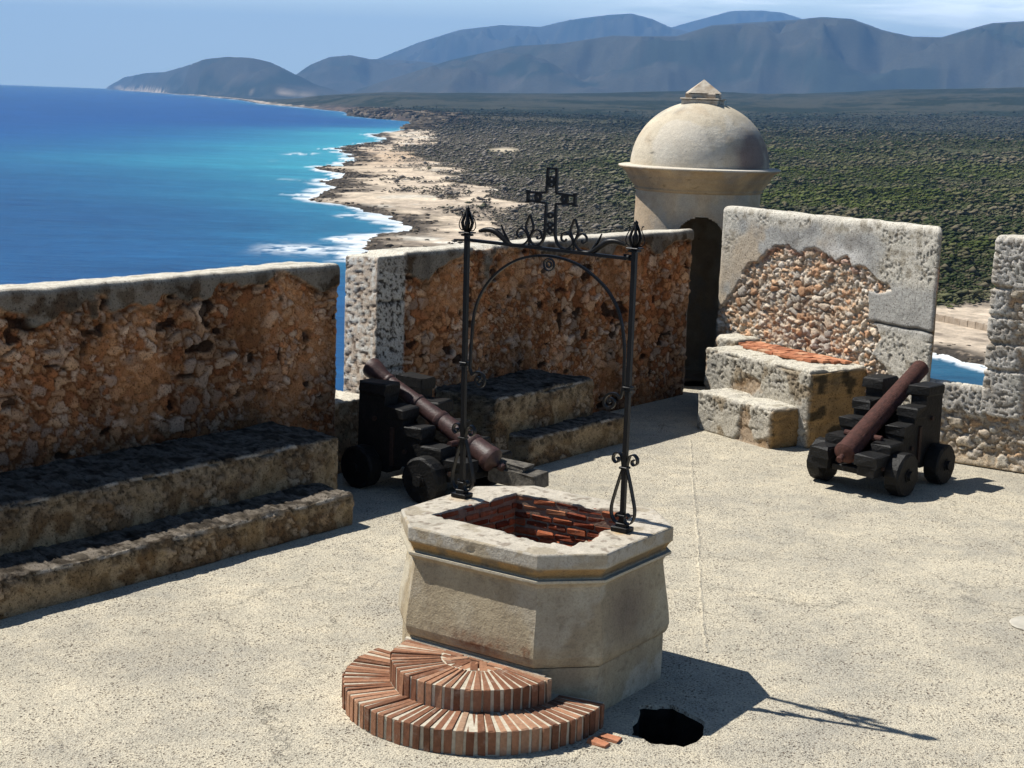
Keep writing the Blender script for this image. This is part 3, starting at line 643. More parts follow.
# rim top with rough inner edge
OPEN=[(-.50,-.375),(.50,-.395),(.425,.47),(-.425,.415)]
def loop_pts(poly,n):
    P=np.array(poly,float);B=np.roll(P,-1,0);l=np.linalg.norm(B-P,axis=1);L=np.concatenate([[0],np.cumsum(l)]);t=np.linspace(0,L[-1],n,endpoint=False)
    return np.stack([np.interp(t,L,np.append(P[:,k],P[0,k])) for k in (0,1)],1)
def rim_top():
    # rays from centre: outer = octagon, inner= opening
    def hit(poly,th):
        P=np.array(poly,float)[:,:2];B=np.roll(P,-1,0);d=np.stack([np.cos(th),np.sin(th)],1);out=np.full(len(th),9.)
        for p,b in zip(P,B):
            e=b-p; den=d[:,0]*e[1]-d[:,1]*e[0]; t=(p[0]*e[1]-p[1]*e[0])/den; u=(p[0]*d[:,1]-p[1]*d[:,0])/den
            ok=(t>0)&(u>=-1e-9)&(u<=1+1e-9); out=np.where(ok,np.minimum(out,t),out)
        return out
    ang=[math.atan2(y,x) for x,y,_ in octo(.012,0)]+[math.atan2(y,x) for x,y in OPEN]
    th=np.unique(np.concatenate([np.linspace(-PI,PI,720,endpoint=False),ang])); ro=hit(octo(.012,0),th); ri=hit(OPEN,th)
    K=np.concatenate([np.linspace(0,1,22)]); P=[]
    for k in K: r=ro*(1-k)+ri*k; P.append(np.stack([r*np.cos(th),r*np.sin(th),np.full(len(th),.950)],1))
    ri2=ri+.0; 
    for dz in (.02,.05,.09,.13): P.append(np.stack([(ri2+.004)*np.cos(th),(ri2+.004)*np.sin(th),np.full(len(th),.950-dz)],1))
    P=np.array(P);nr,nc=P.shape[:2];Q=P.reshape(-1,3); kk=np.repeat(np.concatenate([K,[1.2]*4]),nc)
    f=fbm(Q*14,4,5); chip=np.exp(-((kk-1.0)/.12)**2)
    Q[:,2]+= -.006*kk*0+.008*(f-.5) -.02*chip*ss(.45,.7,fbm(Q*9+3,3,8)); Q[:nc,2]=.950
    sh=1+.03*chip*(fbm(Q*7,3,12)-.5)*2; Q[:,0]*=sh;Q[:,1]*=sh
    c=pal([(.32,.285,.225),(.44,.40,.325),(.52,.47,.385),(.38,.33,.25)],fbm(Q*5,5,7)); c=c*(.82+.36*fbm(Q*25,3,9))[:,None]
    for px,py in ((-.618,.088),(.547,.079)):
        rr=np.sqrt((Q[:,0]-px-.02)**2+(Q[:,1]-py+.03)**2); c=mix(c,np.array([.50,.30,.10]),np.exp(-(rr/.06)**2)*.75*ss(.3,.6,fbm(Q*12,3,2)+.1))
    c=mix(c,np.array([.3,.17,.11]),ss(1.05,1.2,kk)*.8)
    pt=pits(Q,24,4,.34); c=mix(c,np.array([.16,.12,.09]),pt*.6)
    I=np.arange(nr*nc).reshape(nr,nc);J=np.roll(I,-1,1); F=np.stack([I[:-1],J[:-1],J[1:],I[1:]],-1).reshape(-1,4)
    return Q,F,c
Q,F,c=rim_top(); obj('rim_top',Q,F,M_WELL,well,cols=c,smooth=True)
# brick shaft
sh=MB()
for k in range(4):
    a=np.array(OPEN[k]);b=np.array(OPEN[(k+1)%4]); d=b-a;L=np.linalg.norm(d);d/=L; inn=np.array([-d[1],d[0]]); ang=math.atan2(d[1],d[0])
    R=np.array(Matrix.Rotation(ang,3,'Z')); z=.918; row=0
    while z>-1.6:
        x=-(.07 if row%2 else .0)-RNG.uniform(0,.02)
        while x<L:
            w=RNG.uniform(.125,.165); x0,x1=max(x,0),min(x+w-.014,L)
            if x1-x0>.03:
                q=a+d*((x0+x1)/2)-inn*(.028+RNG.uniform(-.006,.006)); sh.box((q[0],q[1],z+RNG.uniform(-.004,.004)),(x1-x0,.06,.040+RNG.uniform(-.004,.003)),R@np.array(Matrix.Rotation(RNG.uniform(-.02,.02),3,'Z')@Matrix.Rotation(RNG.uniform(-.02,.02),3,'Y')),.004,.009)
            x+=w
        z-=.051; row+=1
sb=sh.build('brick_shaft',M_BRICKS,well)
mw=MB(); o2=[(x*1.022,y*1.022) for x,y in OPEN]
mw.add([(x,y,.93) for x,y in o2]+[(x,y,-1.6) for x,y in o2],[(i,4+i,4+(i+1)%4,(i+1)%4) for i in range(4)]+[(7,6,5,4)])
mw.build('shaft_mortar',simple('shaft_mortar',(.26,.21,.15),(.46,.39,.30),30,.95,.1,.6,.006),well)

# ------------------------------------------------------------------ half-round brick steps
def wloc(x,y,z=0):
    c,s=math.cos(TH),math.sin(TH); return (WC[0]+c*x-s*y,WC[1]+s*x+c*y,z)
st=empty('brick_steps',wloc(.06,-.635),TH,'two half-round red brick steps at the foot of the well','steps')
def fan(name,R,r0,z0,z1,a0,a1,n,inner=None):
    mb=MB();mo=MB()
    for k in range(n):
        t0=a0+(a1-a0)*(k+.5)/n; da=(a1-a0)/n*R
        t=t0+RNG.uniform(-.006,.006); w=.0395*(1+RNG.uniform(-.10,.08)); wi=min(w*.92,(a1-a0)/n*r0*.84); rr=R+RNG.uniform(-.008,.004)
        R_=np.array(Matrix.Rotation(t,3,'Z')); ln=rr-r0
        q=((rr+r0)/2*math.cos(t),(rr+r0)/2*math.sin(t),(z0+z1)/2+RNG.uniform(-.002,.003)); 
        hx=ln/2;b_=.006;V=[]
        for zz,e in ((-1,0),(1,b_),(1,0)):
            hz_=(z1-z0)/2-(b_ if (zz==1 and e==0) else 0)
            V+=[(-hx+e,-wi/2+e*.6,zz*hz_),(hx-e,-w/2+e*.6,zz*hz_),(hx-e,w/2-e*.6,zz*hz_),(-hx+e,wi/2-e*.6,zz*hz_)]
        V=(np.array(V)+RNG.uniform(-.0028,.0028,(12,3)))@R_.T+np.array(q)+np.array([0,0,RNG.uniform(-.001,.005)])
        mb.add(V,[(4,5,6,7)]+[(8+k_,8+(k_+1)%4,4+(k_+1)%4,4+k_) for k_ in range(4)]+[(k_,(k_+1)%4,8+(k_+1)%4,8+k_) for k_ in range(4)])
    # mortar body (a fan slightly lower and smaller)
    m=80; an=np.linspace(a0-.02,a1+.02,m); V=[];zt=z1-.0025;Ro=R-.009;ri=max(r0-.05,.001)
    for rr,zz in ((Ro,z0),(Ro,zt),(ri,zt),(ri,z0)): V+=[(rr*math.cos(x),rr*math.sin(x),zz) for x in an]
    F=[]
    for j in range(3):
        for i in range(m-1): F.append((j*m+i,j*m+i+1,(j+1)*m+i+1,(j+1)*m+i))
    F+=[(0,m,2*m,3*m),(m-1,4*m-1,3*m-1,2*m-1)]
    mo.add(V,F)
    if inner: inner(mb,mo,z0,z1)
    s_=empty(name,(0,0,0)); s_.parent=st
    mb.build('brick_course',M_BRICK,s_); mo.build('mortar_bed',M_MORTAR,s_)
a0,a1=-PI-.02,.16
fan('lower_step',.772,.50,0,.135,-PI-.05,.19,44)
def inner(mb,mo,z0,z1):
    zc=z1-.02
    for ang,r,l in ((-PI/2,.13,.14),(-PI/2-.62,.13,.15),(-PI/2+.62,.13,.15)):
        for s_ in (-1,1):
            R_=np.array(Matrix.Rotation(ang,3,'Z')); mb.box((r*math.cos(ang)-s_*.026*math.sin(ang),r*math.sin(ang)+s_*.026*math.cos(ang),zc),(l,.046,.04),R_,.002,.004)
    for x,l,y in ((-.155,.13,-.035),(-.15,.08,-.09),(.155,.13,-.035),(.15,.08,-.09)): mb.box((x,y,zc),(l,.045,.04),None,.002,.004)
    mb.box((0,-.022,zc),(.1,.03,.04),None,.002,.004)
fan('upper_step',.505,.215,.128,.262,-PI+.02,-.02,28,inner)
# mortar fillet where the steps meet the well
fl_=MB(); fl_.box((-.03,-.008,.262),(.98,.02,.016),None,.003); fl_.build('mortar_fillet',M_MORTAR,st)

# ------------------------------------------------------------------ wrought-iron arch on the well
T=np.array([.82404,-.56653]); arch=empty('iron_arch',(.19,9.19,0),math.atan2(T[1],T[0]),'black wrought iron arch with a cross, standing on the well rim','iron arch')
def crv(P,n=6):
    """catmull-rom through (x,z) points -> 3d polyline in the frame plane"""
    P=[np.array(p,float) for p in P]; P=[2*P[0]-P[1]]+P+[2*P[-1]-P[-2]]; out=[]
    for i in range(1,len(P)-2):
        for k in range(n):
            t=k/n; a,b,c,d=P[i-1:i+3]; out.append(.5*((2*b)+(-a+c)*t+(2*a-5*b+4*c-d)*t*t+(-a+3*b-3*c+d)*t**3))
    out.append(P[-2]); return np.array([(q[0],0,q[1]) for q in out])
def spiral(cx,cz,r0,r1,a0,a1,n=22): 
    t=np.linspace(0,1,n); r=r0+(r1-r0)*t; a=a0+(a1-a0)*t; return np.stack([cx+r*np.cos(a),0*t,cz+r*np.sin(a)],1)
UP=(0,1,0)
def sub(name,parent,*items):
    mb=MB()
    for P,pr in items: mb.sweep(P,pr,UP)
    o=mb.build(name,M_IRON,parent); smooth_auto(o,40); return o
FL=rect(.007,.030)
for sx,xb,xt in ((-1,-.578,-.600),(1,.584,.577)):
    p=MB(); p.sweep([(xb,0,.955),(xb,0,1.0),(xt+(xb-xt)*.5,0,1.7),(xt,0,2.62)],rect(.027,.027),UP); post=p.build('post',M_IRON,arch)
    fb=MB(); fb.box((xb,0,.966),(.105,.085,.03),None,.002,.004); fb.box((xb,0,.99),(.06,.055,.025),None,.001,.003); fb.build('foot_plate',M_IRON,post)
    for z,w in ((1.80,.05),(1.785,.044),(1.33,.05),(1.045,.048),(2.585,.055),(2.60,.075)):
        cb=MB(); cb.box((xb+(xt-xb)*(z-.95)/1.7,0,z),(w,w,.013 if z!=2.6 else .008),None,.0005,.002); cb.build('collar',M_IRON,post)
    # lyre scrolls either side of the foot, in the arch plane and across it
    for nm,turn in (('scroll',0),):
        its=[]
        for s_ in (-1,1):
            top=spiral(s_*.052,1.385,.012,.036,PI/2 if s_>0 else PI/2, (PI/2-s_*(2*PI*.95)))
            # strap: from collar down and out then curling in
            st_=crv([(s_*.012,1.33),(s_*.034,1.26),(s_*.062,1.16),(s_*.078,1.09),(s_*.074,1.035),(s_*.048,1.0),(s_*.022,1.005),(s_*.012,1.035),(s_*.026,1.058),(s_*.043,1.045),(s_*.038,1.03)])
            tp=crv([(s_*.012,1.33),(s_*.018,1.365),(s_*.032,1.405),(s_*.058,1.413),(s_*.078,1.395),(s_*.080,1.368),(s_*.062,1.352),(s_*.045,1.362),(s_*.048,1.38),(s_*.058,1.382)])
            its+=[(st_+np.array([xb,0,0]),FL),(tp+np.array([xb,0,0]),FL)]
        sub('lyre_scroll',post,*its)
    # finial: bud with open cage and two thin horns
    f=MB()
    bud=[[(xt,2.60),(xt+q*.028,2.625),(xt+q*.036,2.66),(xt+q*.022,2.70),(xt+q*.004,2.735)] for q in (-1,1)]
    for k in range(6):
        a=k*PI/3; P=np.array([(0,0,2.60),(.026,0,2.625),(.036,0,2.66),(.022,0,2.70),(.003,0,2.738)]); Rz=np.array(Matrix.Rotation(a,3,'Z')); P=P@Rz.T+np.array([xt,0,0]); f.sweep(P,circ(.009,6),(0.1,1,.05))
    V,F=f.lathe([(.002,2.60),(.014,2.63),(.018,2.66),(.006,2.70)],10); f.add(V+np.array([xt,0,0]),F)
    V,F=f.lathe([(.004,2.725),(.013,2.735),(.013,2.748),(.003,2.758)],10); f.add(V+np.array([xt,0,0]),F)
    fo=f.build('finial',M_IRON,post); smooth_auto(fo,50)
    sub('horn',post,*[(crv([(xt+q*.012,2.612),(xt+q*.046,2.615),(xt+q*.062,2.64),(xt+q*.056,2.67),(xt+q*.040,2.70),(xt+q*.042,2.722),(xt+q*.052,2.726)]),circ(.0035,6)) for q in (-1,1)])
cb=MB(); cb.sweep([(-.59,0,2.556),(0,0,2.548),(.565,0,2.538)],rect(.018,.030),UP); cb.sweep([(-.705,.01,2.547),(-.55,.01,2.556)],circ(.007,6),UP); cb.sweep([(.5,.012,2.555),(.565,.012,2.553)],circ(.007,6),UP); V,F=cb.lathe([(.002,-.012),(.014,-.006),(.014,.006),(.002,.012)],10,'x'); cb.add(V+np.array([.545,-.016,2.545]),F)
cb.build('crossbar',M_IRON,arch)
# arch bar: down along posts, curled in at both ends
ap=[(-.547,1.80),(-.542,1.95),(-.524,2.13),(-.462,2.27),(-.35,2.39),(-.20,2.475),(-.02,2.508),(.165,2.487),(.30,2.427),(.42,2.335),(.50,2.21),(.538,2.05),(.545,1.90),(.545,1.80)]
cl=[(-.512,1.662),(-.462,1.655),(-.428,1.695),(-.445,1.735),(-.48,1.742),(-.5,1.715),(-.48,1.69)]
P=[(-.44+0,1.0)]
left=[(-.478,1.700),(-.470,1.715),(-.488,1.722),(-.503,1.703),(-.492,1.676),(-.462,1.668),(-.437,1.695),(-.447,1.732),(-.485,1.748),(-.52,1.735),(-.54,1.76)]
right=[(-x,z) for x,z in left]; right=[(x-.03,z) for x,z in right]
am=sub('arch_bar',arch,(crv([(-.48,1.698),(-.471,1.708),(-.480,1.722),(-.497,1.716),(-.500,1.690),(-.476,1.667),(-.443,1.680),(-.436,1.716),(-.458,1.748),(-.500,1.752),(-.530,1.735),(-.547,1.77)]+ap[0:]+[(.53,1.735),(.500,1.752),(.455,1.748),(.425,1.716),(.424,1.680),(.450,1.662),(.486,1.680),(.490,1.710),(.465,1.722),(.452,1.705),(.462,1.695)],8),rect(.014,.016)))
rg=MB(); a=np.linspace(0,2*PI,24,endpoint=False)
for r_ in (.036,.017): rg.sweep(np.stack([.002+r_*np.cos(a),0*a,2.457+r_*np.sin(a)],1),rect(.007,.014),UP,closed=True)
rg.build('ring',M_IRON,arch)
# cross
cx=MB(); B=rect(.014,.016)
def pl(P): return np.array([(x,0,z) for x,z in P])
for s_ in (-1,1):
    cx.sweep(crv([(s_*.150,2.562),(s_*.105,2.556),(s_*.065,2.575),(s_*.043,2.61),(s_*.036,2.66),(s_*.034,2.80)]),B,UP)
    cx.sweep(pl([(s_*.034,2.80),(s_*.034,2.815),(s_*.165,2.823)]),B,UP); cx.sweep(pl([(s_*.165,2.868),(s_*.034,2.876),(s_*.034,2.885),(s_*.030,3.015)]),B,UP)
    cx.sweep(pl([(s_*.164,2.810),(s_*.164,2.880)]),rect(.016,.018),UP)
    cx.sweep(pl([(s_*.150,2.814),(s_*.180,2.812)]),rect(.01,.016),UP); cx.sweep(pl([(s_*.150,2.878),(s_*.180,2.880)]),rect(.01,.016),UP)
    a=np.linspace(0,2*PI,16,endpoint=False); cx.sweep(np.stack([s_*.092+.017*np.cos(a),0*a,2.846+.017*np.sin(a)],1),rect(.018,.016),UP,closed=True)
cx.sweep(pl([(-.036,3.016),(.036,3.016)]),B,UP)
for z in (2.925,2.955,2.745,2.69,2.655):
    a=np.linspace(0,2*PI,14,endpoint=False); cx.sweep(np.stack([.017*np.cos(a),0*a,z+.013*np.sin(a)],1),rect(.012,.014),UP,closed=True)
cx.sweep(pl([(-.03,2.94),(.03,2.94)]),rect(.02,.016),UP)
co_=cx.build('cross',M_IRON,arch)
for cxx in (-.145,.168):
    sub('fleur_de_lis',arch,
      (crv([(cxx,2.545),(cxx,2.60),(cxx-.012,2.63),(cxx-.026,2.665),(cxx-.016,2.70),(cxx,2.735),(cxx+.018,2.70),(cxx+.028,2.665),(cxx+.014,2.63),(cxx,2.60)]),rect(.009,.014)),
      *[(crv([(cxx+q*.09,2.556),(cxx+q*.04,2.562),(cxx+q*.006,2.595),(cxx+q*.022,2.632),(cxx+q*.055,2.655),(cxx+q*.083,2.640),(cxx+q*.086,2.612),(cxx+q*.062,2.602),(cxx+q*.052,2.617)]),rect(.009,.014)) for q in (-1,1)])
for q,x0 in ((-1,-.51),(1,.515)):
    P=crv([(x0,2.615),(x0-q*.06,2.628),(x0-q*.115,2.622),(x0-q*.17,2.590),(x0-q*.215,2.560),(x0-q*.25,2.550),(x0-q*.33,2.556)])
    mb=MB(); n=len(P); mb.sweep(P,circ(.019,8),UP,scale=list(np.interp(np.linspace(0,1,n),[0,.1,.35,.75,1],[.5,.75,1.,.8,.3])))
    P2=crv([(x0-q*.16,2.665),(x0-q*.18,2.625),(x0-q*.215,2.575),(x0-q*.23,2.555)]); mb.sweep(P2,circ(.009,6),UP,scale=list(np.interp(np.linspace(0,1,len(P2)),[0,.4,1],[.5,1,1])))
    o=mb.build('leaf_branch',M_IRON,arch); smooth_auto(o,50)

# ------------------------------------------------------------------ cannons
def barrel_obj(parent,b0,b1,prof,m,trunn=.35,tr=.03):
    b0=np.array(b0,float);b1=np.array(b1,float);d=b1-b0;L=np.linalg.norm(d)
    mb=MB(); V,F=mb.lathe([(r,x) for x,r in prof],36,'x'); mb.add(V,F)
    V,F=mb.lathe([(tr,-.19),(tr,.19)],14,'y'); mb.add(V+np.array([trunn,0,-.03]),F)
    o=mb.build('barrel',m,parent); smooth_auto(o,35); o.location=b0; el=math.atan2(d[2],math.hypot(d[0],d[1])); o.rotation_euler=(0,-el,math.atan2(d[1],d[0])); return o
def wheel(parent,x,y,r,w,m):
    mb=MB(); V,F=mb.lathe([(r*.9,-w/2),(r,-w/2+.015),(r,w/2-.015),(r*.9,w/2)],20,'y')
    V=V+RNG.normal(0,.0032,V.shape); mb.add(V,F); o=mb.build('wheel',m,parent); o.location=(x,y,r-.003)
    h=MB(); V,F=h.lathe([(.045,-w*.75),(.045,w*.75)],10,'y'); h.add(V,F); V,F=h.lathe([(.062,-w*.56),(.062,w*.56)],10,'y'); h.add(V,F); h.build('hub',m,o); return o
def carriage(parent,steps,tailm=None):
    for s_ in (1,-1):
        xs=[s[0] for s in steps]+[steps[-1][1]]
        mb=MB(); prof=[(xs[0],.20)]
        for (xa,xb,z) in steps: prof+=[(xa,z),(xb,z)]
        prof+=[(xs[-1],.18),(.50,.16),(.42,.24),(.20,.24),(.12,.17)]
        n=len(prof);w=.085
        V=[(x,-w,z) for x,z in prof]+[(x,w,z) for x,z in prof]; V=np.array(V)+RNG.normal(0,.004,(2*n,3)); mb.add(V,[tuple(range(n)),tuple(range(2*n-1,n-1,-1))]+[(i,n+i,n+(i+1)%n,(i+1)%n) for i in range(n)])
        # step caps: thick tread blocks standing a little proud
        for (xa,xb,z) in steps: mb.box(((xa+xb)/2-.02,RNG.uniform(-.01,.01),z+.004-.05),((xb-xa)-.01,2*w+.02+RNG.uniform(0,.03),.105),None,.010,.014)
        ck=mb.build('cheek',M_WOOD,parent); ck.location=(0,s_*.235,0)
        for bx,bz in ((-.22,.27),(.02,.33),(.30,.38),(.66,.30),(.66,.62)):
            h=MB(); V,F=h.lathe([(.022,-.107),(.022,.107)],8,'y'); h.add(V+np.array([bx,0,bz]),F); h.build('bolt',M_IRONR,ck)
        h=MB(); h.box((.45,s_*.0,.40),(.045,2*w+.03,.34),None,.002,.004); h.build('strap',M_IRONR,ck)
    mb=MB(); mb.box((0,0,.2),(.10,.86,.10),None,.004,.01); mb.build('axle',M_WOOD,parent).location=(.0,0,0)
    mb=MB(); mb.box((.74,0,.2),(.10,.86,.10),None,.004,.01); mb.build('axle',M_WOOD,parent)
    mb=MB(); mb.box((.70,0,.42),(.09,.30,.42),None,.004,.008); mb.build('transom',M_WOOD,parent)
    mb=MB(); mb.box((.22,0,.225),(1.05,.28,.06),None,.004,.008); mb.build('bed_plank',M_WOOD,parent)
    for x in (0,.74):
        for y in (-.40,.40): wheel(parent,x,y,.19 if x else .20,.15,M_WOOD)
STP=[(-.36,-.10,.385),(-.10,.13,.465),(.13,.34,.60),(.34,.55,.745),(.55,.86,.925)]
rc=empty('cannon',(3.25,14.13,0),math.atan2(.747,.665),'short plain rust red cannon on black wheeled carriage in the sun at right','cannon','cannons on the terrace')
carriage(rc,STP)
pr=[(-.10,.012),(-.095,.03),(-.07,.034),(-.05,.02),(-.03,.03),(-.01,.085),(0,.094),(.012,.106),(.05,.106),(.06,.100),(.30,.098),(.90,.090),(1.40,.082),(1.49,.083),(1.50,.078),(1.50,.045),(1.30,.043)]
barrel_obj(rc,(-.34,0,.36),(1.0,0,1.02),pr,M_RUST)
lc=empty('cannon',(-.47,13.33,0),math.atan2(.61106,-.79159),'long tapered cannon with ringed dark barrel in the shade behind the well','cannon','cannons on the terrace')
carriage(lc,STP)
pr=[(x_,r_*.86) if False else (x_,r_*.86) for x_,r_ in [(-.13,.012),(-.12,.04),(-.09,.045),(-.06,.022),(-.04,.04),(-.01,.11),(0,.125),(.03,.13),(.06,.125),(.07,.118),(.22,.114),(.23,.122),(.26,.122),(.27,.112),(.62,.098),(.63,.106),(.67,.106),(.68,.092),(.92,.083),(.93,.092),(.96,.092),(.97,.080),(1.30,.066),(1.31,.074),(1.335,.074),(1.345,.068),(1.42,.080),(1.50,.105),(1.55,.112),(1.575,.104),(1.58,.055),(1.35,.05)]]
barrel_obj(lc,(-.42,0,.37),(.97,0,.97),pr,M_RUST2)
tl=MB(); tl.box((-.62,-.1,.245),(.50,.20,.13),None,.012,.01); tl.box((-.55,-.1,.335),(.36,.14,.05),None,.012,.008); tl.build('trail_beam',M_WOODG,lc)
#@@LAND0@@
# ------------------------------------------------------------------ coast, hills, sea
SEA=-42.
COAST=[[-8609,33052],[-6076,24080],[-4328,18534],[-2495,12343],[-1585,8956],[-1051,6440],[-768,5510],[-497,4477],[-388,3644],[-318,3337],[-258,3249],[-210,3141],[-180,2738],[-165,2362],[-171,2151],[-179,1907],[-143,1665],[-147,1504],[-159,1332],[-133,1235],[-115,1107],[-118,1035],[-127,995],[-112,963],[-97,929],[-99,872],[-103,826],[-91,795],[-91,742],[-90,689],[-80,667],[-69,648],[-58,624],[-49,601],[-44,578],[-43,542],[-50,504],[-45,471],[-37,438],[-20,417],[1,387],[30,340],[59,318],[79,301],[84,291],[88,283],[101,266],[126,246],[170,239]]
VEG=[[-155,2219],[-124,2205],[-81,1593],[-98,1361],[-59,1105],[-39,906],[-25,811],[-10,714],[5,651],[1,585],[-6,522],[13,456],[47,397],[93,379],[99,369],[112,380],[132,402],[151,403],[201,401]]
LANDP=COAST+[[400,60],[60000,-3000],[60000,70000],[-12000,70000]]
VEGP=[[-8560,33060],[-6010,24090],[-4250,18560],[-2430,12390],[-1530,8985],[-1005,6465],[-735,5525],[-465,4490],[-340,3700],[-290,3400],[-235,3300],[-175,3200],[-150,2800],[-140,2500]]+VEG+[[500,330],[60000,0],[60000,70000],[-12000,70000]]
def sgn(x,y,poly):
    P=np.array(poly,float); s=sdist(x,y,P); return np.where(poly_in(x,y,poly),s,-s)
def P2(x,y,s=1.): return np.stack([x/s,y/s,0*x+.37],1)
PL=[(-24.38,-13),(-11.43,-16),(-7.93,-10),(-4.39,23),(-0.81,37),(2.78,50),(6.33,70),(8.8,71),(11.57,91),(13.26,111),(17.38,131),(22.9,164),(31.35,177)]
RNGS=[ # (distance list, ridge (azimuth deg, height), front width, seed)
 ([(-14.8,38500),(-14.2,30500),(-13.2,23500),(-11.4,17000),(-9,15500),(-6,15000)],26000,[(-16,-60),(-14.84,-32),(-14.6,3),(-13.99,168),(-13.31,242),(-12.63,270),(-11.94,376),(-11.26,497),(-10.46,543),(-9.7,541),(-9.0,491),(-8.47,390),(-8.05,302),(-7.41,170),(-6.52,58),(-5,-40)],.16,1),
 ([(-20,20000),(20,20000)],20000,[(-10,-60),(-8.99,14),(-8.47,167),(-8.05,245),(-7.6,361),(-6.9,467),(-6.19,501),(-5.48,462),(-4.41,464),(-3.34,453),(-1.91,422),(-0.11,334),(2.77,210),(5,-50)],.22,2),
 ([(-20,27000),(20,27000)],27000,[(-10,-50),(-8.5,100),(-6.89,334),(-5.13,645),(-3.72,933),(-2.31,1155),(-0.89,1261),(0.54,1252),(1.59,1384),(2.9,1486),(3.78,1524),(4.5,1445),(5.22,1309),(6.22,1225),(9.05,1005),(13.19,900),(17,-50)],.2,3),
 ([(-20,34000),(20,34000)],34000,[(0,-50),(2.69,1351),(4.1,1544),(5.22,1668),(6.6,1918),(7.29,2032),(8.34,2059),(9.03,2029),(9.56,1946),(10.73,1700),(13.15,1435),(18,-50)],.15,4),
 ([(-20,16000),(20,16000)],16000,[(-8,-40),(-6.17,40),(-4.4,215),(-2.63,390),(-0.44,549),(1.27,595),(3.11,690),(4.28,691),(5.41,701),(6.62,818),(8.36,861),(9.4,888),(10.42,924),(11.45,912),(12.5,815),(13.53,760),(14.53,763),(15.18,823),(16.14,904),(17.18,928),(18.96,964),(21.19,866),(24.23,791),(28.57,637),(50,400)],.33,5)]
def height(x,y,sd=None):
    D=np.hypot(x,y); az=np.degrees(np.arctan2(x,y))
    if sd is None: sd=sgn(x,y,LANDP)
    rag=(fbm(P2(x,y,38.),4,61)-.5)*30*np.clip(D/500,.5,2.5)*.6+(fbm(P2(x,y,9.),3,62)-.5)*7
    s=sd+rag*ss(30,5,sd)*ss(-60,0,sd)
    # shore platform and beach
    z=SEA+np.clip(s,-60,3)*.30+np.clip(s-3,0,200)*.012
    z+=ss(2300,2900,D)*ss(5200,3600,D)*ss(0,22,s)*14*(.5+fbm(P2(x,y,60),4,63))     # sea cliffs in the bay beyond
    zf=np.interp(az,[a for a,_ in PL],[b for _,b in PL])
    # inland relief
    nx=np.stack([D,],0)
    zr=np.interp(az,[5,12,17],[-33,-24,-20])
    t1=ss(420,2200,D); t2=ss(2700,7000,D)
    base=(SEA+4)+(zr-(SEA+4))*t1 + (zf-zr)*t2 - ss(2200,2500,D)*ss(3300,2800,D)*5
    base+= (fbm(P2(x,y,700.),4,64)-.5)*np.interp(D,[300,1500,5000,9000],[0,7,26,40])
    hg=ss(-3,4,az)*ss(430,800,D)*ss(3400,2200,D); base+=hg*((fbm(P2(x,y,230.),4,164)-.5)*22+(fbm(P2(x,y,75.),3,165)-.5)*6)
    base+= -np.clip(D-7000,0,None)*.012
    k=ss(10,260,s)*ss(300,600,D)
    z=np.where(s>0,z*(1-k)+np.maximum(base,z)*k,z)
    r_=np.full(len(D),-100.)
    for dl,Dr,rid,wf,sd_ in RNGS:
        D0=np.interp(az,[a for a,_ in dl],[b for _,b in dl]); h=np.interp(az,[a for a,_ in rid],[b for _,b in rid]); h=np.where(h>3,3.4+(h-3.4)*D0/Dr,h)
        q=P2(x,y,1700.); rn=1-np.abs(2*fbm(q,5,80+sd_)-1)*1.9; rn2=1-np.abs(2*fbm(P2(x,y,620.),4,180+sd_)-1)*1.9
        far=(D-D0)/(D0*wf)
        prof=np.where(far<0,1-(-far)**1.15,1-np.clip(far,0,9)*1.6)
        zz=(h+40)*np.clip(prof,-.2,1)-40
        g=np.clip(prof,0,1)*(1-np.clip(prof,0,1))*4
        zz=zz+ ((rn-.5)*.80+(rn2-.5)*.30)*g*(h+60)+(fbm(P2(x,y,420.),4,90+sd_)-.5)*(h+50)*.10*np.clip(1-prof,0.12,1)
        zz=np.minimum(zz,(h+16*(fbm(P2(x,y,520.),3,280+sd_)-.5))*np.clip(D/D0,0,1)*np.where(D<D0*.985,.985,1.))
        r_=np.maximum(r_,zz)
    z=np.where((D>8000)&(s>0),np.maximum(z,r_),z)
    # rock the fort stands on
    hill=np.interp(D,[0,22,60,150,330],[-9,-10,-24,-46,-60]); z=np.where(D<330,np.maximum(z,hill),z)
    return z,s,D,az
def polar(azs,Ds,fn,name,m,smooth=True,kind='structure'):
    A,Dd=np.meshgrid(np.radians(azs),Ds,indexing='ij'); x=(Dd*np.sin(A)).ravel();y=(Dd*np.cos(A)).ravel()
    z,c,keep=fn(x,y); na,nd=A.shape; I=np.arange(na*nd).reshape(na,nd)
    F=np.stack([I[1:,:-1],I[1:,1:],I[:-1,1:],I[:-1,:-1]],-1).reshape(-1,4)
    F=F[:,::-1]
    k=keep[F].any(1); F=F[k]; used=np.zeros(len(x),bool); used[F.ravel()]=True; idx=np.cumsum(used)-1
    o=obj(name,np.stack([x,y,z],1)[used],idx[F],m,cols=c[used],smooth=smooth); o['kind']=kind; return o
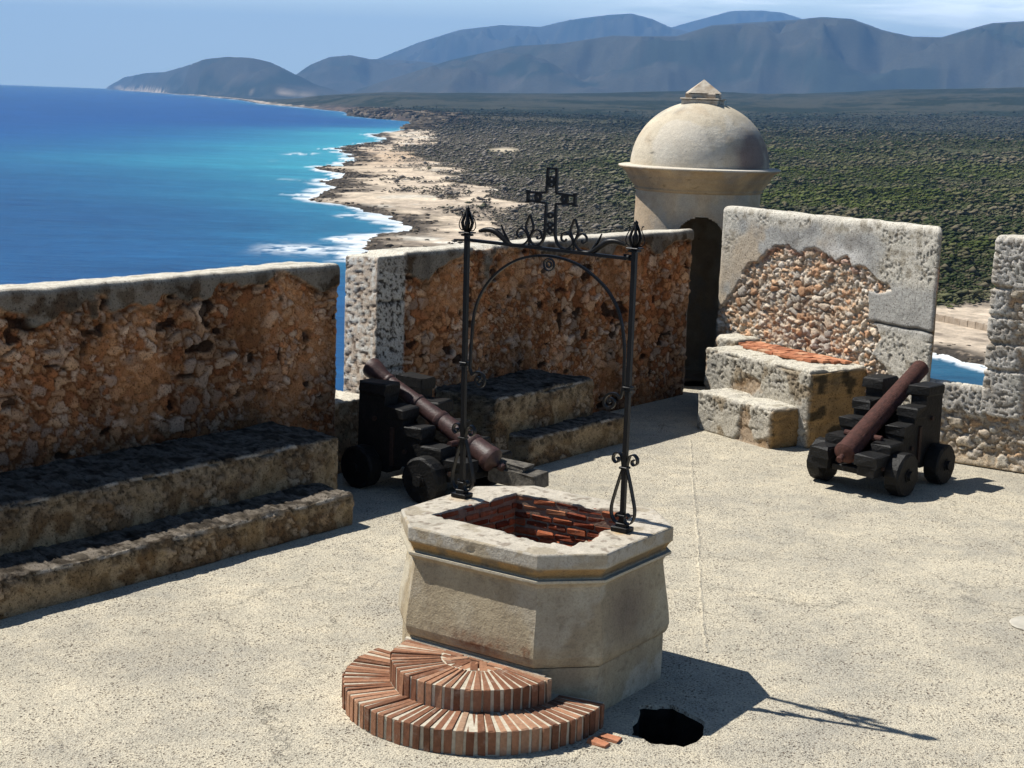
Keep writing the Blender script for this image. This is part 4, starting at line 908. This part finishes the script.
# make sure faces look up
fine=np.radians(1)
azs=np.unique(np.concatenate([np.linspace(-34,-21,60),np.linspace(-21,21,860),np.linspace(21,42,120)]))
hz=lambda a,b,st: 45.4*1570/np.arange(a,b,-st)
Ds=np.concatenate([np.linspace(18,230,30),hz(290,22,1.)[1:],np.geomspace(3250,8000,90)[1:],np.linspace(8050,40500,270)])
Ds=np.unique(Ds)
def land_fn(x,y):
    z,s,D,az=height(x,y)
    v=sgn(x,y,VEGP)+(fbm(P2(x,y,45.),4,71)-.5)*70*np.clip(D/900,.5,2)+(fbm(P2(x,y,12.),3,72)-.5)*14
    n=fbm(P2(x,y,30.),4,73); n2=fbm(P2(x,y,6.),4,74)
    sand=pal([(.46,.40,.32),(.60,.54,.44),(.64,.53,.40),(.52,.43,.33),(.66,.61,.52)],fbm(P2(x,y,55.),5,75))*(.78+.44*n2)[:,None]
    org=np.exp(-(((x+95)/45)**2+((y-1250)/240)**2)); sand=mix(sand,np.array([.50,.34,.21]),org*.6)
    scr=ss(.56,.64,fbm(P2(x,y,16.),4,76)+.10*np.clip(v/40+1,-.5,.6)); sand=mix(sand,np.array([.20,.165,.13]),scr*.75)
    rock=pal([(.05,.042,.032),(.12,.10,.075),(.06,.05,.04),(.26,.21,.16)],.5*fbm(P2(x,y,9.),4,77)+.5*fbm(P2(x,y,1.8),3,770))
    wr=ss(24,5,s+(fbm(P2(x,y,22.),5,78)-.5)*54*np.clip(D/700,.4,1.1)); wr=np.where(x>0,ss(13,4,s+(fbm(P2(x,y,10.),3,78)-.5)*8),wr)
    cl=ss(2300,2700,D)*ss(6500,4800,D)*ss(130,60,s); rock2=pal([(.04,.033,.03),(.14,.10,.08),(.07,.055,.045),(.22,.15,.11)],fbm(P2(x,y,25.),4,79))
    c=mix(sand,rock,wr); 
    dist=ss(900,2600,D)
    gleft=pal([(.085,.072,.058),(.115,.098,.08),(.10,.088,.062),(.075,.072,.045)],fbm(P2(x,y,60.),5,81))
    gr=pal([(.035,.045,.02),(.05,.062,.026),(.07,.075,.04),(.04,.05,.025)],fbm(P2(x,y,90.),5,82))
    gd=ss(-.5,7,az+(fbm(P2(x,y,200.),3,83)-.5)*10)*ss(.0,1,1.2-ss(2600,7000,D)*.35)
    g=mix(gleft,gr,gd); far=pal([(.035,.042,.022),(.06,.062,.038),(.03,.037,.018),(.085,.078,.055),(.045,.05,.028)],.6*fbm(P2(x,y,330.),5,84)+.4*fbm(P2(x,y,45.),3,184)); g=mix(g,far*np.array([.62,.68,.62]),ss(2200,3600,D))  # far plain darkened in place of the crowns' own shadows
    bare=ss(.66,.72,fbm(P2(x,y,110.),4,85))*ss(0,1,(5-az)/4); g=mix(g,np.array([.36,.31,.25]),bare*.6*ss(3200,1500,D))
    # one small clearing with pale ground
    clr=np.exp(-(((x+14)/16)**2+((y-1330)/60)**2)*1.2); g=mix(g,np.array([.55,.47,.34]),np.clip(clr*1.6-.4,0,1))
    g=g*(.75+.5*n2)[:,None]
    c=mix(c,g,ss(-4,6,v)); c=mix(c,rock2*1.1,cl)
    mt=ss(8200,9500,D)*(z>20); mc=pal([(.016,.024,.018),(.030,.038,.026),(.060,.058,.042),(.020,.030,.020)],fbm(np.stack([x/1200,y/1200,z/300],1),5,86)); c=mix(c,mc,mt)
    slope=ss(.60,.7,fbm(P2(x,y,420.),5,87)); c=mix(c,np.array([.12,.10,.075]),slope*ss(9000,12000,D)*.35)
    foot=np.exp(-((z-5)/16)**2)*(D>9000)*ss(.6,.68,fbm(P2(x,y,600.),4,88)); c=mix(c,np.array([.45,.36,.26]),foot*.8)
    near=ss(330,300,D)*(s<0); c=mix(c,np.array([.30,.24,.16])*(.6+.8*n2)[:,None],ss(330,250,D)*(s<-5))
    zb=z+ (n2-.5)*np.where(D<900,1.1,0)*ss(0,8,s)*ss(6,-4,v)*wr
    return zb,c,z>SEA-6
def land_mat():
    m,nt,b=mat('dry_coastal_ground',1.,.05); co=coord(nt)
    at=N(nt,'ShaderNodeAttribute',attribute_name='Col').outputs['Color']
    n1=noise(nt,co,.35,5,.75); n2=noise(nt,co,.045,5,.7)
    c=mixc(nt,.8,at,ramp(nt,n1,[(.3,(.5,.5,.5)),(.5,(1,1,1)),(.7,(1.45,1.45,1.45))]),'MULTIPLY')
    c=mixc(nt,.6,c,ramp(nt,n2,[(.3,(.55,.55,.55)),(.5,(1,1,1)),(.7,(1.4,1.4,1.4))]),'MULTIPLY')
    nt.links.new(c,b.inputs['Base Color']); bump(nt,b,n1,.6,1.2); return m
terr=polar(azs,Ds,land_fn,'terrain',land_mat())
# sea
azs2=np.unique(np.concatenate([np.linspace(-180,-22,80),np.linspace(-22,22,800),np.linspace(22,180,80)]))
Ds2=np.unique(np.concatenate([np.linspace(5,230,16),hz(290,2.2,.9),np.geomspace(33000,43500,8)]))
def sea_fn(x,y):
    D=np.hypot(x,y); sd=sgn(x,y,LANDP); rag=(fbm(P2(x,y,38.),4,61)-.5)*30*np.clip(D/500,.5,2.5)*.6+(fbm(P2(x,y,9.),3,62)-.5)*7
    s=sd+rag*ss(30,5,sd)*ss(-60,0,sd); d=-s
    deep=np.array([.007,.072,.25]); teal=np.array([.009,.075,.205]); turq=np.array([.05,.38,.46])
    c=mix(teal,deep,ss(600,1700,D+(fbm(P2(x,y,300.),3,21)-.5)*500)); 
    c=mix(c,np.array([.010,.09,.28]),ss(3000,12000,D)*.8)
    # shallow shelf: turquoise, wide in the bay
    w=np.interp(D,[300,600,900,1200,1900,2400,2800,4500,9000],[20,50,100,130,140,100,60,70,120])
    sh=np.exp(-(np.clip(d,0,None)/w)**1.3)*(.55+.6*fbm(P2(x,y,120.),4,22)); sh=sh*np.interp(D,[450,800,1000,1250,2150,2600],[.3,.5,.95,1.,1.,.35]); c=mix(c,turq,np.clip(sh,0,1))
    # long pale streak reaching out to sea
    st=np.exp(-((D-1080-(fbm(P2(x,y,500.),3,23)-.5)*220)/130)**2)*.15*ss(-480,-150,x)+np.exp(-((D-1750+x*.1)/230)**2)*.05*ss(-420,-200,x)
    c=mix(c,turq*1.0,st*(x<0))
    # small swell streaks
    sw=fbm(np.stack([x/90,y/16,0*x],1),4,24); c=c*(.82+.36*sw)[:,None]
    k=(x<0)
    fo=ss(12,2,d+(fbm(P2(x,y,26.),4,25)-.5)*38)*ss(.44,.54,fbm(P2(x,y,5.),4,26)+.20*ss(10,0,d))
    fo*=np.interp(D,[300,900,1500,2600,4000],[1,1,.9,.45,.3])
    # breaker lines parallel to the shore
    br=np.exp(-((d-38-22*(fbm(P2(x,y,90.),3,27)-.5)*2)/9)**2)*ss(.62,.70,fbm(P2(x,y,60.),3,28))*ss(.40,.55,fbm(P2(x,y,5.),4,29))*np.interp(D,[400,800,900,1500,1900],[0,0,1,1,0])
    br+=np.exp(-((D-475-(x+90)*-.2)/13)**2)*ss(-82,-68,x)*ss(-42,-50,x)*ss(.36,.55,fbm(P2(x,y,4.),4,30))
    f=np.clip(fo+br,0,1)
    inl=ss(4,1.0,d+(fbm(P2(x,y,4.),4,25)-.5)*5)*ss(.38,.5,fbm(P2(x,y,1.5),3,26)+.1); f=np.where(x>30,inl,f)
    c=np.where((x>30)[:,None],mix(c,np.array([.016,.085,.15]),.8),c)
    c=mix(c,np.array([.80,.84,.85]),f); farf=ss(40,5,d)*ss(4500,6000,D)*ss(.42,.55,fbm(P2(x,y,300.),3,33)); c=mix(c,np.array([.6,.72,.74]),farf*.7)
    return np.full(len(x),SEA)+f*.25,c,np.ones(len(x),bool)
def sea_mat():
    m,nt,b=mat('sea_water',.35,.25); co=coord(nt)
    at=N(nt,'ShaderNodeAttribute',attribute_name='Col').outputs['Color']
    mp=N(nt,'ShaderNodeMapping'); mp.inputs['Rotation'].default_value=(0,0,.25); mp.inputs['Scale'].default_value=(.35,1,1); nt.links.new(co,mp.inputs[0])
    n0=noise(nt,mp.outputs[0],.035,5,.65,.6); n1=noise(nt,mp.outputs[0],.2,7,.75,.4); at=mixc(nt,.6,at,ramp(nt,n0,[(.35,(.78,.82,.88)),(.5,(1,1,1)),(.65,(1.2,1.16,1.1))]),'MULTIPLY'); c=mixc(nt,.9,at,ramp(nt,n1,[(.35,(.70,.74,.8)),(.5,(1,1,1)),(.66,(1.35,1.28,1.2))]),'MULTIPLY')
    n3=noise(nt,mp.outputs[0],.7,4,.7); c=mixc(nt,.5,c,ramp(nt,n3,[(.35,(.7,.72,.76)),(.5,(1,1,1)),(.66,(1.35,1.3,1.25))]),'MULTIPLY')
    nt.links.new(c,b.inputs['Base Color']); b.inputs['IOR'].default_value=1.33
    bump(nt,b,n1,.55,1.6); return m
sea=polar(azs2,Ds2,sea_fn,'sea',sea_mat())
# ------------------------------------------------------------------ woodland (one mass of scrub crowns)
def crowns(rocks=False):
    Vs=[];Fs=[];Cs=[];n0=0
    octv=np.array([(1,0,0),(0,1,0),(-1,0,0),(0,-1,0),(0,0,1),(0,0,-.6)],float); octf=np.array([(0,1,4),(1,2,4),(2,3,4),(3,0,4),(1,0,5),(2,1,5),(3,2,5),(0,3,5)])
    for (d0,d1,sp,cl,a0,a1) in ((340,900,1.8,3,-9,30),(900,1500,2.6,2,-11,28),(1500,2700,4.6,2,-13,26),(2700,4200,8.,1,-14,26)):
        area=math.radians(a1-a0)*(d1**2-d0**2)/2; n=int(area/sp**2)
        D=np.sqrt(RNG.uniform(d0**2,d1**2,n)); a=np.radians(RNG.uniform(a0,a1,n)); x=D*np.sin(a);y=D*np.cos(a)
        z,s,_,az=height(x,y); v=sgn(x,y,VEGP)+(fbm(P2(x,y,45.),4,71)-.5)*70*np.clip(D/900,.5,2)+(fbm(P2(x,y,12.),3,72)-.5)*14
        if rocks: break
        clr=np.exp(-(((x+14)/16)**2+((y-1330)/60)**2)*1.2)
        gap=.6*fbm(P2(x,y,14.),3,95)+.4*fbm(P2(x,y,55.),3,195); ok=(RNG.random(n)<ss(4300,3000,D)+.05)&(v>-2)&(s>8)&(clr<.35)&(RNG.random(n)<ss(.30,.48,gap)+.25)
        ok|=(v>-45)&(v<=-2)&(s>25)&(fbm(P2(x,y,16.),4,76)>.56)&(RNG.random(n)<.35)
        x,y,z,az,D,v=[q[ok] for q in (x,y,z,az,D,v)]; n=len(x)
        gd=ss(-.5,7,az+(fbm(P2(x,y,200.),3,83)-.5)*10)
        r=RNG.random(n); r2=RNG.random(n)
        brown=pal([(.11,.092,.075),(.15,.13,.105),(.12,.108,.08),(.085,.085,.055),(.18,.16,.135)],r)
        green=pal([(.028,.040,.018),(.038,.053,.022),(.055,.068,.032),(.035,.047,.024),(.10,.092,.065)],r*.75+.25*fbm(P2(x,y,35.),3,98))
        br=ss(.52,.64,fbm(P2(x,y,150.),4,96))*ss(2200,900,D); green=mix(green,np.array([.07,.09,.026])*(.8+.4*r2)[:,None],br*.6)
        gry=ss(.54,.66,fbm(P2(x,y,70.),5,97)); green=mix(green,np.array([.12,.108,.085])*(.7+.6*r2)[:,None],gry*.38)
        c=mix(brown*.95,green*np.array([1.0,.95,.85]),gd)*(.75+.9*fbm(P2(x,y,110.),5,199))[:,None]*1.15; fc=pal([(.04,.048,.026),(.07,.07,.045),(.035,.042,.022),(.095,.088,.065)],.6*fbm(P2(x,y,330.),5,84)+.4*r); c=mix(c,fc*.9,ss(1500,2900,D))
        sz=np.interp(D,[340,900,1500,2700,4600],[.85,1.15,1.6,2.3,3.6])*np.where(gd>.5,1.1,.85)*(.5+.7*r2+1.5*(r2>.93)*r)*(.75+.5*fbm(P2(x,y,60.),3,99))
        for k in range(cl):
            off=RNG.normal(0,.45,(n,3))*sz[:,None]; off[:,2]=np.abs(off[:,2])*.8
            q=sz*RNG.uniform(.45,.85,n)
            V=octv[None]*q[:,None,None]*RNG.uniform(.6,1.35,(n,6,3)); rot=RNG.uniform(0,2*PI,n); cs,sn=np.cos(rot)[:,None],np.sin(rot)[:,None]
            X=V[:,:,0]*cs-V[:,:,1]*sn;Y=V[:,:,0]*sn+V[:,:,1]*cs
            W=np.stack([X+(x+off[:,0])[:,None],Y+(y+off[:,1])[:,None],V[:,:,2]*.5+(z+off[:,2]+q*.5)[:,None]],2).reshape(-1,3)
            Vs.append(W); Fs.append((octf[None]+(np.arange(n)*6)[:,None,None]).reshape(-1,3)+n0); n0+=len(W)
            Cs.append(np.repeat(c*RNG.uniform(.86,1.14,(n,1)),6,0))
    if rocks:
        pass
    m,nt,b=mat('scrub_foliage',1.,.0); at=N(nt,'ShaderNodeAttribute',attribute_name='Col').outputs['Color']; nt.links.new(at,b.inputs['Base Color'])
    o=obj('woodland',np.concatenate(Vs),np.concatenate(Fs),m,cols=np.concatenate(Cs)); o['kind']='stuff'; o['label']='dry scrub and dark green woodland covering the coastal plain'
crowns()
def shore_rocks():
    Vs=[];Fs=[];Cs=[];n0=0
    v8=np.array([(x,y,z) for z in(-1,1) for x,y in((-1,-1),(1,-1),(1,1),(-1,1))],float); f8=np.array([(0,1,5,4),(1,2,6,5),(2,3,7,6),(3,0,4,7),(4,5,6,7)])
    for (x0,x1,y0,y1,n,sz) in ((-190,60,380,1700,30000,.9),(40,170,230,420,5200,.55),(-420,-120,2300,4200,9000,5.)):
        x=RNG.uniform(x0,x1,n); y=RNG.uniform(y0,y1,n); z,s,D,az=height(x,y)
        wr=ss(22,5,s+(fbm(P2(x,y,22.),5,78)-.5)*50*np.clip(D/700,.4,1.1)) if sz<4 and x0<0 else ss(16,4,s+(fbm(P2(x,y,10.),3,78)-.5)*8)
        if sz>4: wr=ss(110,30,s)
        ok=(s>-1.5)&(RNG.random(n)<wr*ss(.35,.55,fbm(P2(x,y,5.),3,79)+.1)); x,y,z,D=[q[ok] for q in (x,y,z,D)]; n=len(x); r=RNG.random(n)
        q=sz*np.interp(D,[300,1700,4200],[.7,1.5,1.6])*RNG.uniform(.35,1.15,n)**1.2
        V=v8[None]*q[:,None,None]*RNG.uniform(.35,1.25,(n,8,3)); V[:,:,2]*=.42; rot=RNG.uniform(0,2*PI,n); cs,sn=np.cos(rot)[:,None],np.sin(rot)[:,None]
        W=np.stack([V[:,:,0]*cs-V[:,:,1]*sn+x[:,None],V[:,:,0]*sn+V[:,:,1]*cs+y[:,None],V[:,:,2]+z[:,None]],2).reshape(-1,3)
        Vs.append(W);Fs.append((f8[None]+(np.arange(n)*8)[:,None,None]).reshape(-1,4)+n0);n0+=len(W)
        Cs.append(np.repeat(pal([(.035,.03,.022),(.08,.066,.048),(.05,.042,.032),(.16,.13,.095)],r),8,0))
    m,nt,b=mat('sea_worn_rock',1.,.05); at=N(nt,'ShaderNodeAttribute',attribute_name='Col').outputs['Color']; nt.links.new(at,b.inputs['Base Color'])
    o=obj('shore_rocks',np.concatenate(Vs),np.concatenate(Fs),m,cols=np.concatenate(Cs)); o['kind']='stuff'; o['label']='dark jagged reef rock along the waterline'
shore_rocks()
# low wall on the beach seen through the right gap
bw=MB(); P=np.array([(80.,369.),(91.8,344.5),(96.2,336.2),(100.5,327.7),(105.6,318.3),(114.,304.)]); 
zz=height(P[:,0],P[:,1])[0]
for i in range(len(P)-1):
    L=np.linalg.norm(P[i+1]-P[i]); k=max(2,int(L/2.2)); an=math.atan2(*(P[i+1]-P[i])[::-1])
    for j in range(k):
        q=P[i]+(P[i+1]-P[i])*(j+.5)/k; z=zz[i]+(zz[i+1]-zz[i])*(j+.5)/k
        bw.box((q[0],q[1],z+.5+RNG.uniform(-.04,.04)),(L/k-.10,.5,1.9),Matrix.Rotation(an,3,'Z'),.04,.05)
o=bw.build('beach_wall',simple('sandy_wall_stone',(.34,.27,.2),(.48,.40,.31),.8,1,.05,.5,.1)); tag(o,'low pale block wall across the beach, seen through the gap beside the short cannon','wall')
# ------------------------------------------------------------------ haze
hb=MB(); hb.box((0,0,0),(90000,90000,2150+62)); hz_=hb.build('haze',None); hz_.location=(0,0,(2150-62)/2); tag(hz_,kind='stuff'); hz_['label']='thin blue air over sea and mountains'
m=bpy.data.materials.new('sea_air'); m.use_nodes=True; nt=m.node_tree; nt.nodes.clear(); ou=N(nt,'ShaderNodeOutputMaterial'); pv=N(nt,'ShaderNodeVolumePrincipled')
pv.inputs['Density'].default_value=5.2e-5; pv.inputs['Color'].default_value=(.26,.53,1.,1); pv.inputs['Anisotropy'].default_value=0.
nt.links.new(pv.outputs[0],ou.inputs['Volume']); hz_.data.materials.append(m)
#@@LAND1@@
# ------------------------------------------------------------------ camera, sun, sky
cam=bpy.data.cameras.new('camera'); co=bpy.data.objects.new('camera',cam); COL.objects.link(co); SC.camera=co
f=1570.; roll=math.atan(.0362); dd=(384-(83.1+.0362*512))*math.cos(roll); p=math.atan(dd/f)
fw=Vector((0,math.cos(p),-math.sin(p)));r=Vector((1,0,0));dn=Vector((0,-math.sin(p),-math.cos(p)))
Ri=math.cos(roll)*r-math.sin(roll)*dn; Di=math.sin(roll)*r+math.cos(roll)*dn
R=Matrix((Ri,-Di,-fw)).transposed().to_4x4(); R.translation=Vector((0,0,3.39)); co.matrix_world=R
cam.sensor_width=36; cam.lens=f*36/1024; cam.clip_start=.1; cam.clip_end=200000
EL,AZ=math.radians(55.8),math.radians(-20)
Ld=Vector((math.cos(AZ)*math.cos(EL),math.sin(AZ)*math.cos(EL),-math.sin(EL)))
sl=bpy.data.lights.new('sun','SUN'); sl.energy=5.0; sl.angle=math.radians(.5); sl.color=(1,.965,.90)
so=bpy.data.objects.new('sun',sl); COL.objects.link(so); so.rotation_euler=Ld.to_track_quat('-Z','Y').to_euler()
w=bpy.data.worlds.new('World'); SC.world=w; w.use_nodes=True; nt=w.node_tree; bg=nt.nodes['Background']
sky=N(nt,'ShaderNodeTexSky',sky_type='NISHITA'); sky.sun_disc=False; sky.sun_elevation=EL; sky.sun_rotation=math.atan2(-Ld.x,-Ld.y); sky.altitude=0; sky.air_density=.8; sky.dust_density=.4; sky.ozone_density=1.5
g=N(nt,'ShaderNodeTexCoord').outputs['Generated']; mp=N(nt,'ShaderNodeMapping'); mp.inputs['Scale'].default_value=(1,1,9.); nt.links.new(g,mp.inputs[0])
n1=noise(nt,mp.outputs[0],9.,7,.6,.3); sx=N(nt,'ShaderNodeSeparateXYZ'); nt.links.new(g,sx.inputs[0])
cm=ramp(nt,n1,[(.44,(0,0,0)),(.66,(1,1,1))]); gate=ramp(nt,sx.outputs[0],[(-.06,(.03,.03,.03)),(.10,(.7,.7,.7)),(.26,(1,1,1))]); k=math_(nt,'MULTIPLY',math_(nt,'MULTIPLY',cm,gate),.6)
pale=ramp(nt,sx.outputs[2],[(0.,(.95,.95,.95)),(.065,(.8,.8,.8)),(.12,(0,0,0))]); low=ramp(nt,sx.outputs[2],[(0.,(1,1,1)),(.085,(1,1,1)),(.13,(0,0,0))]); k=math_(nt,'MULTIPLY',k,low)
nt.links.new(mixc(nt,k,mixc(nt,pale,sky.outputs[0],(33.,40.,41.)),(60.,62.,62.)),bg.inputs[0]); bg.inputs[1].default_value=.05
SC.view_settings.view_transform='Standard'; SC.view_settings.look='None'; SC.view_settings.exposure=.43; SC.view_settings.gamma=1
SC.cycles.max_bounces=6; SC.cycles.diffuse_bounces=1; SC.cycles.volume_bounces=0; SC.cycles.transparent_max_bounces=8
try: SC.cycles.use_denoising=True
except Exception: pass
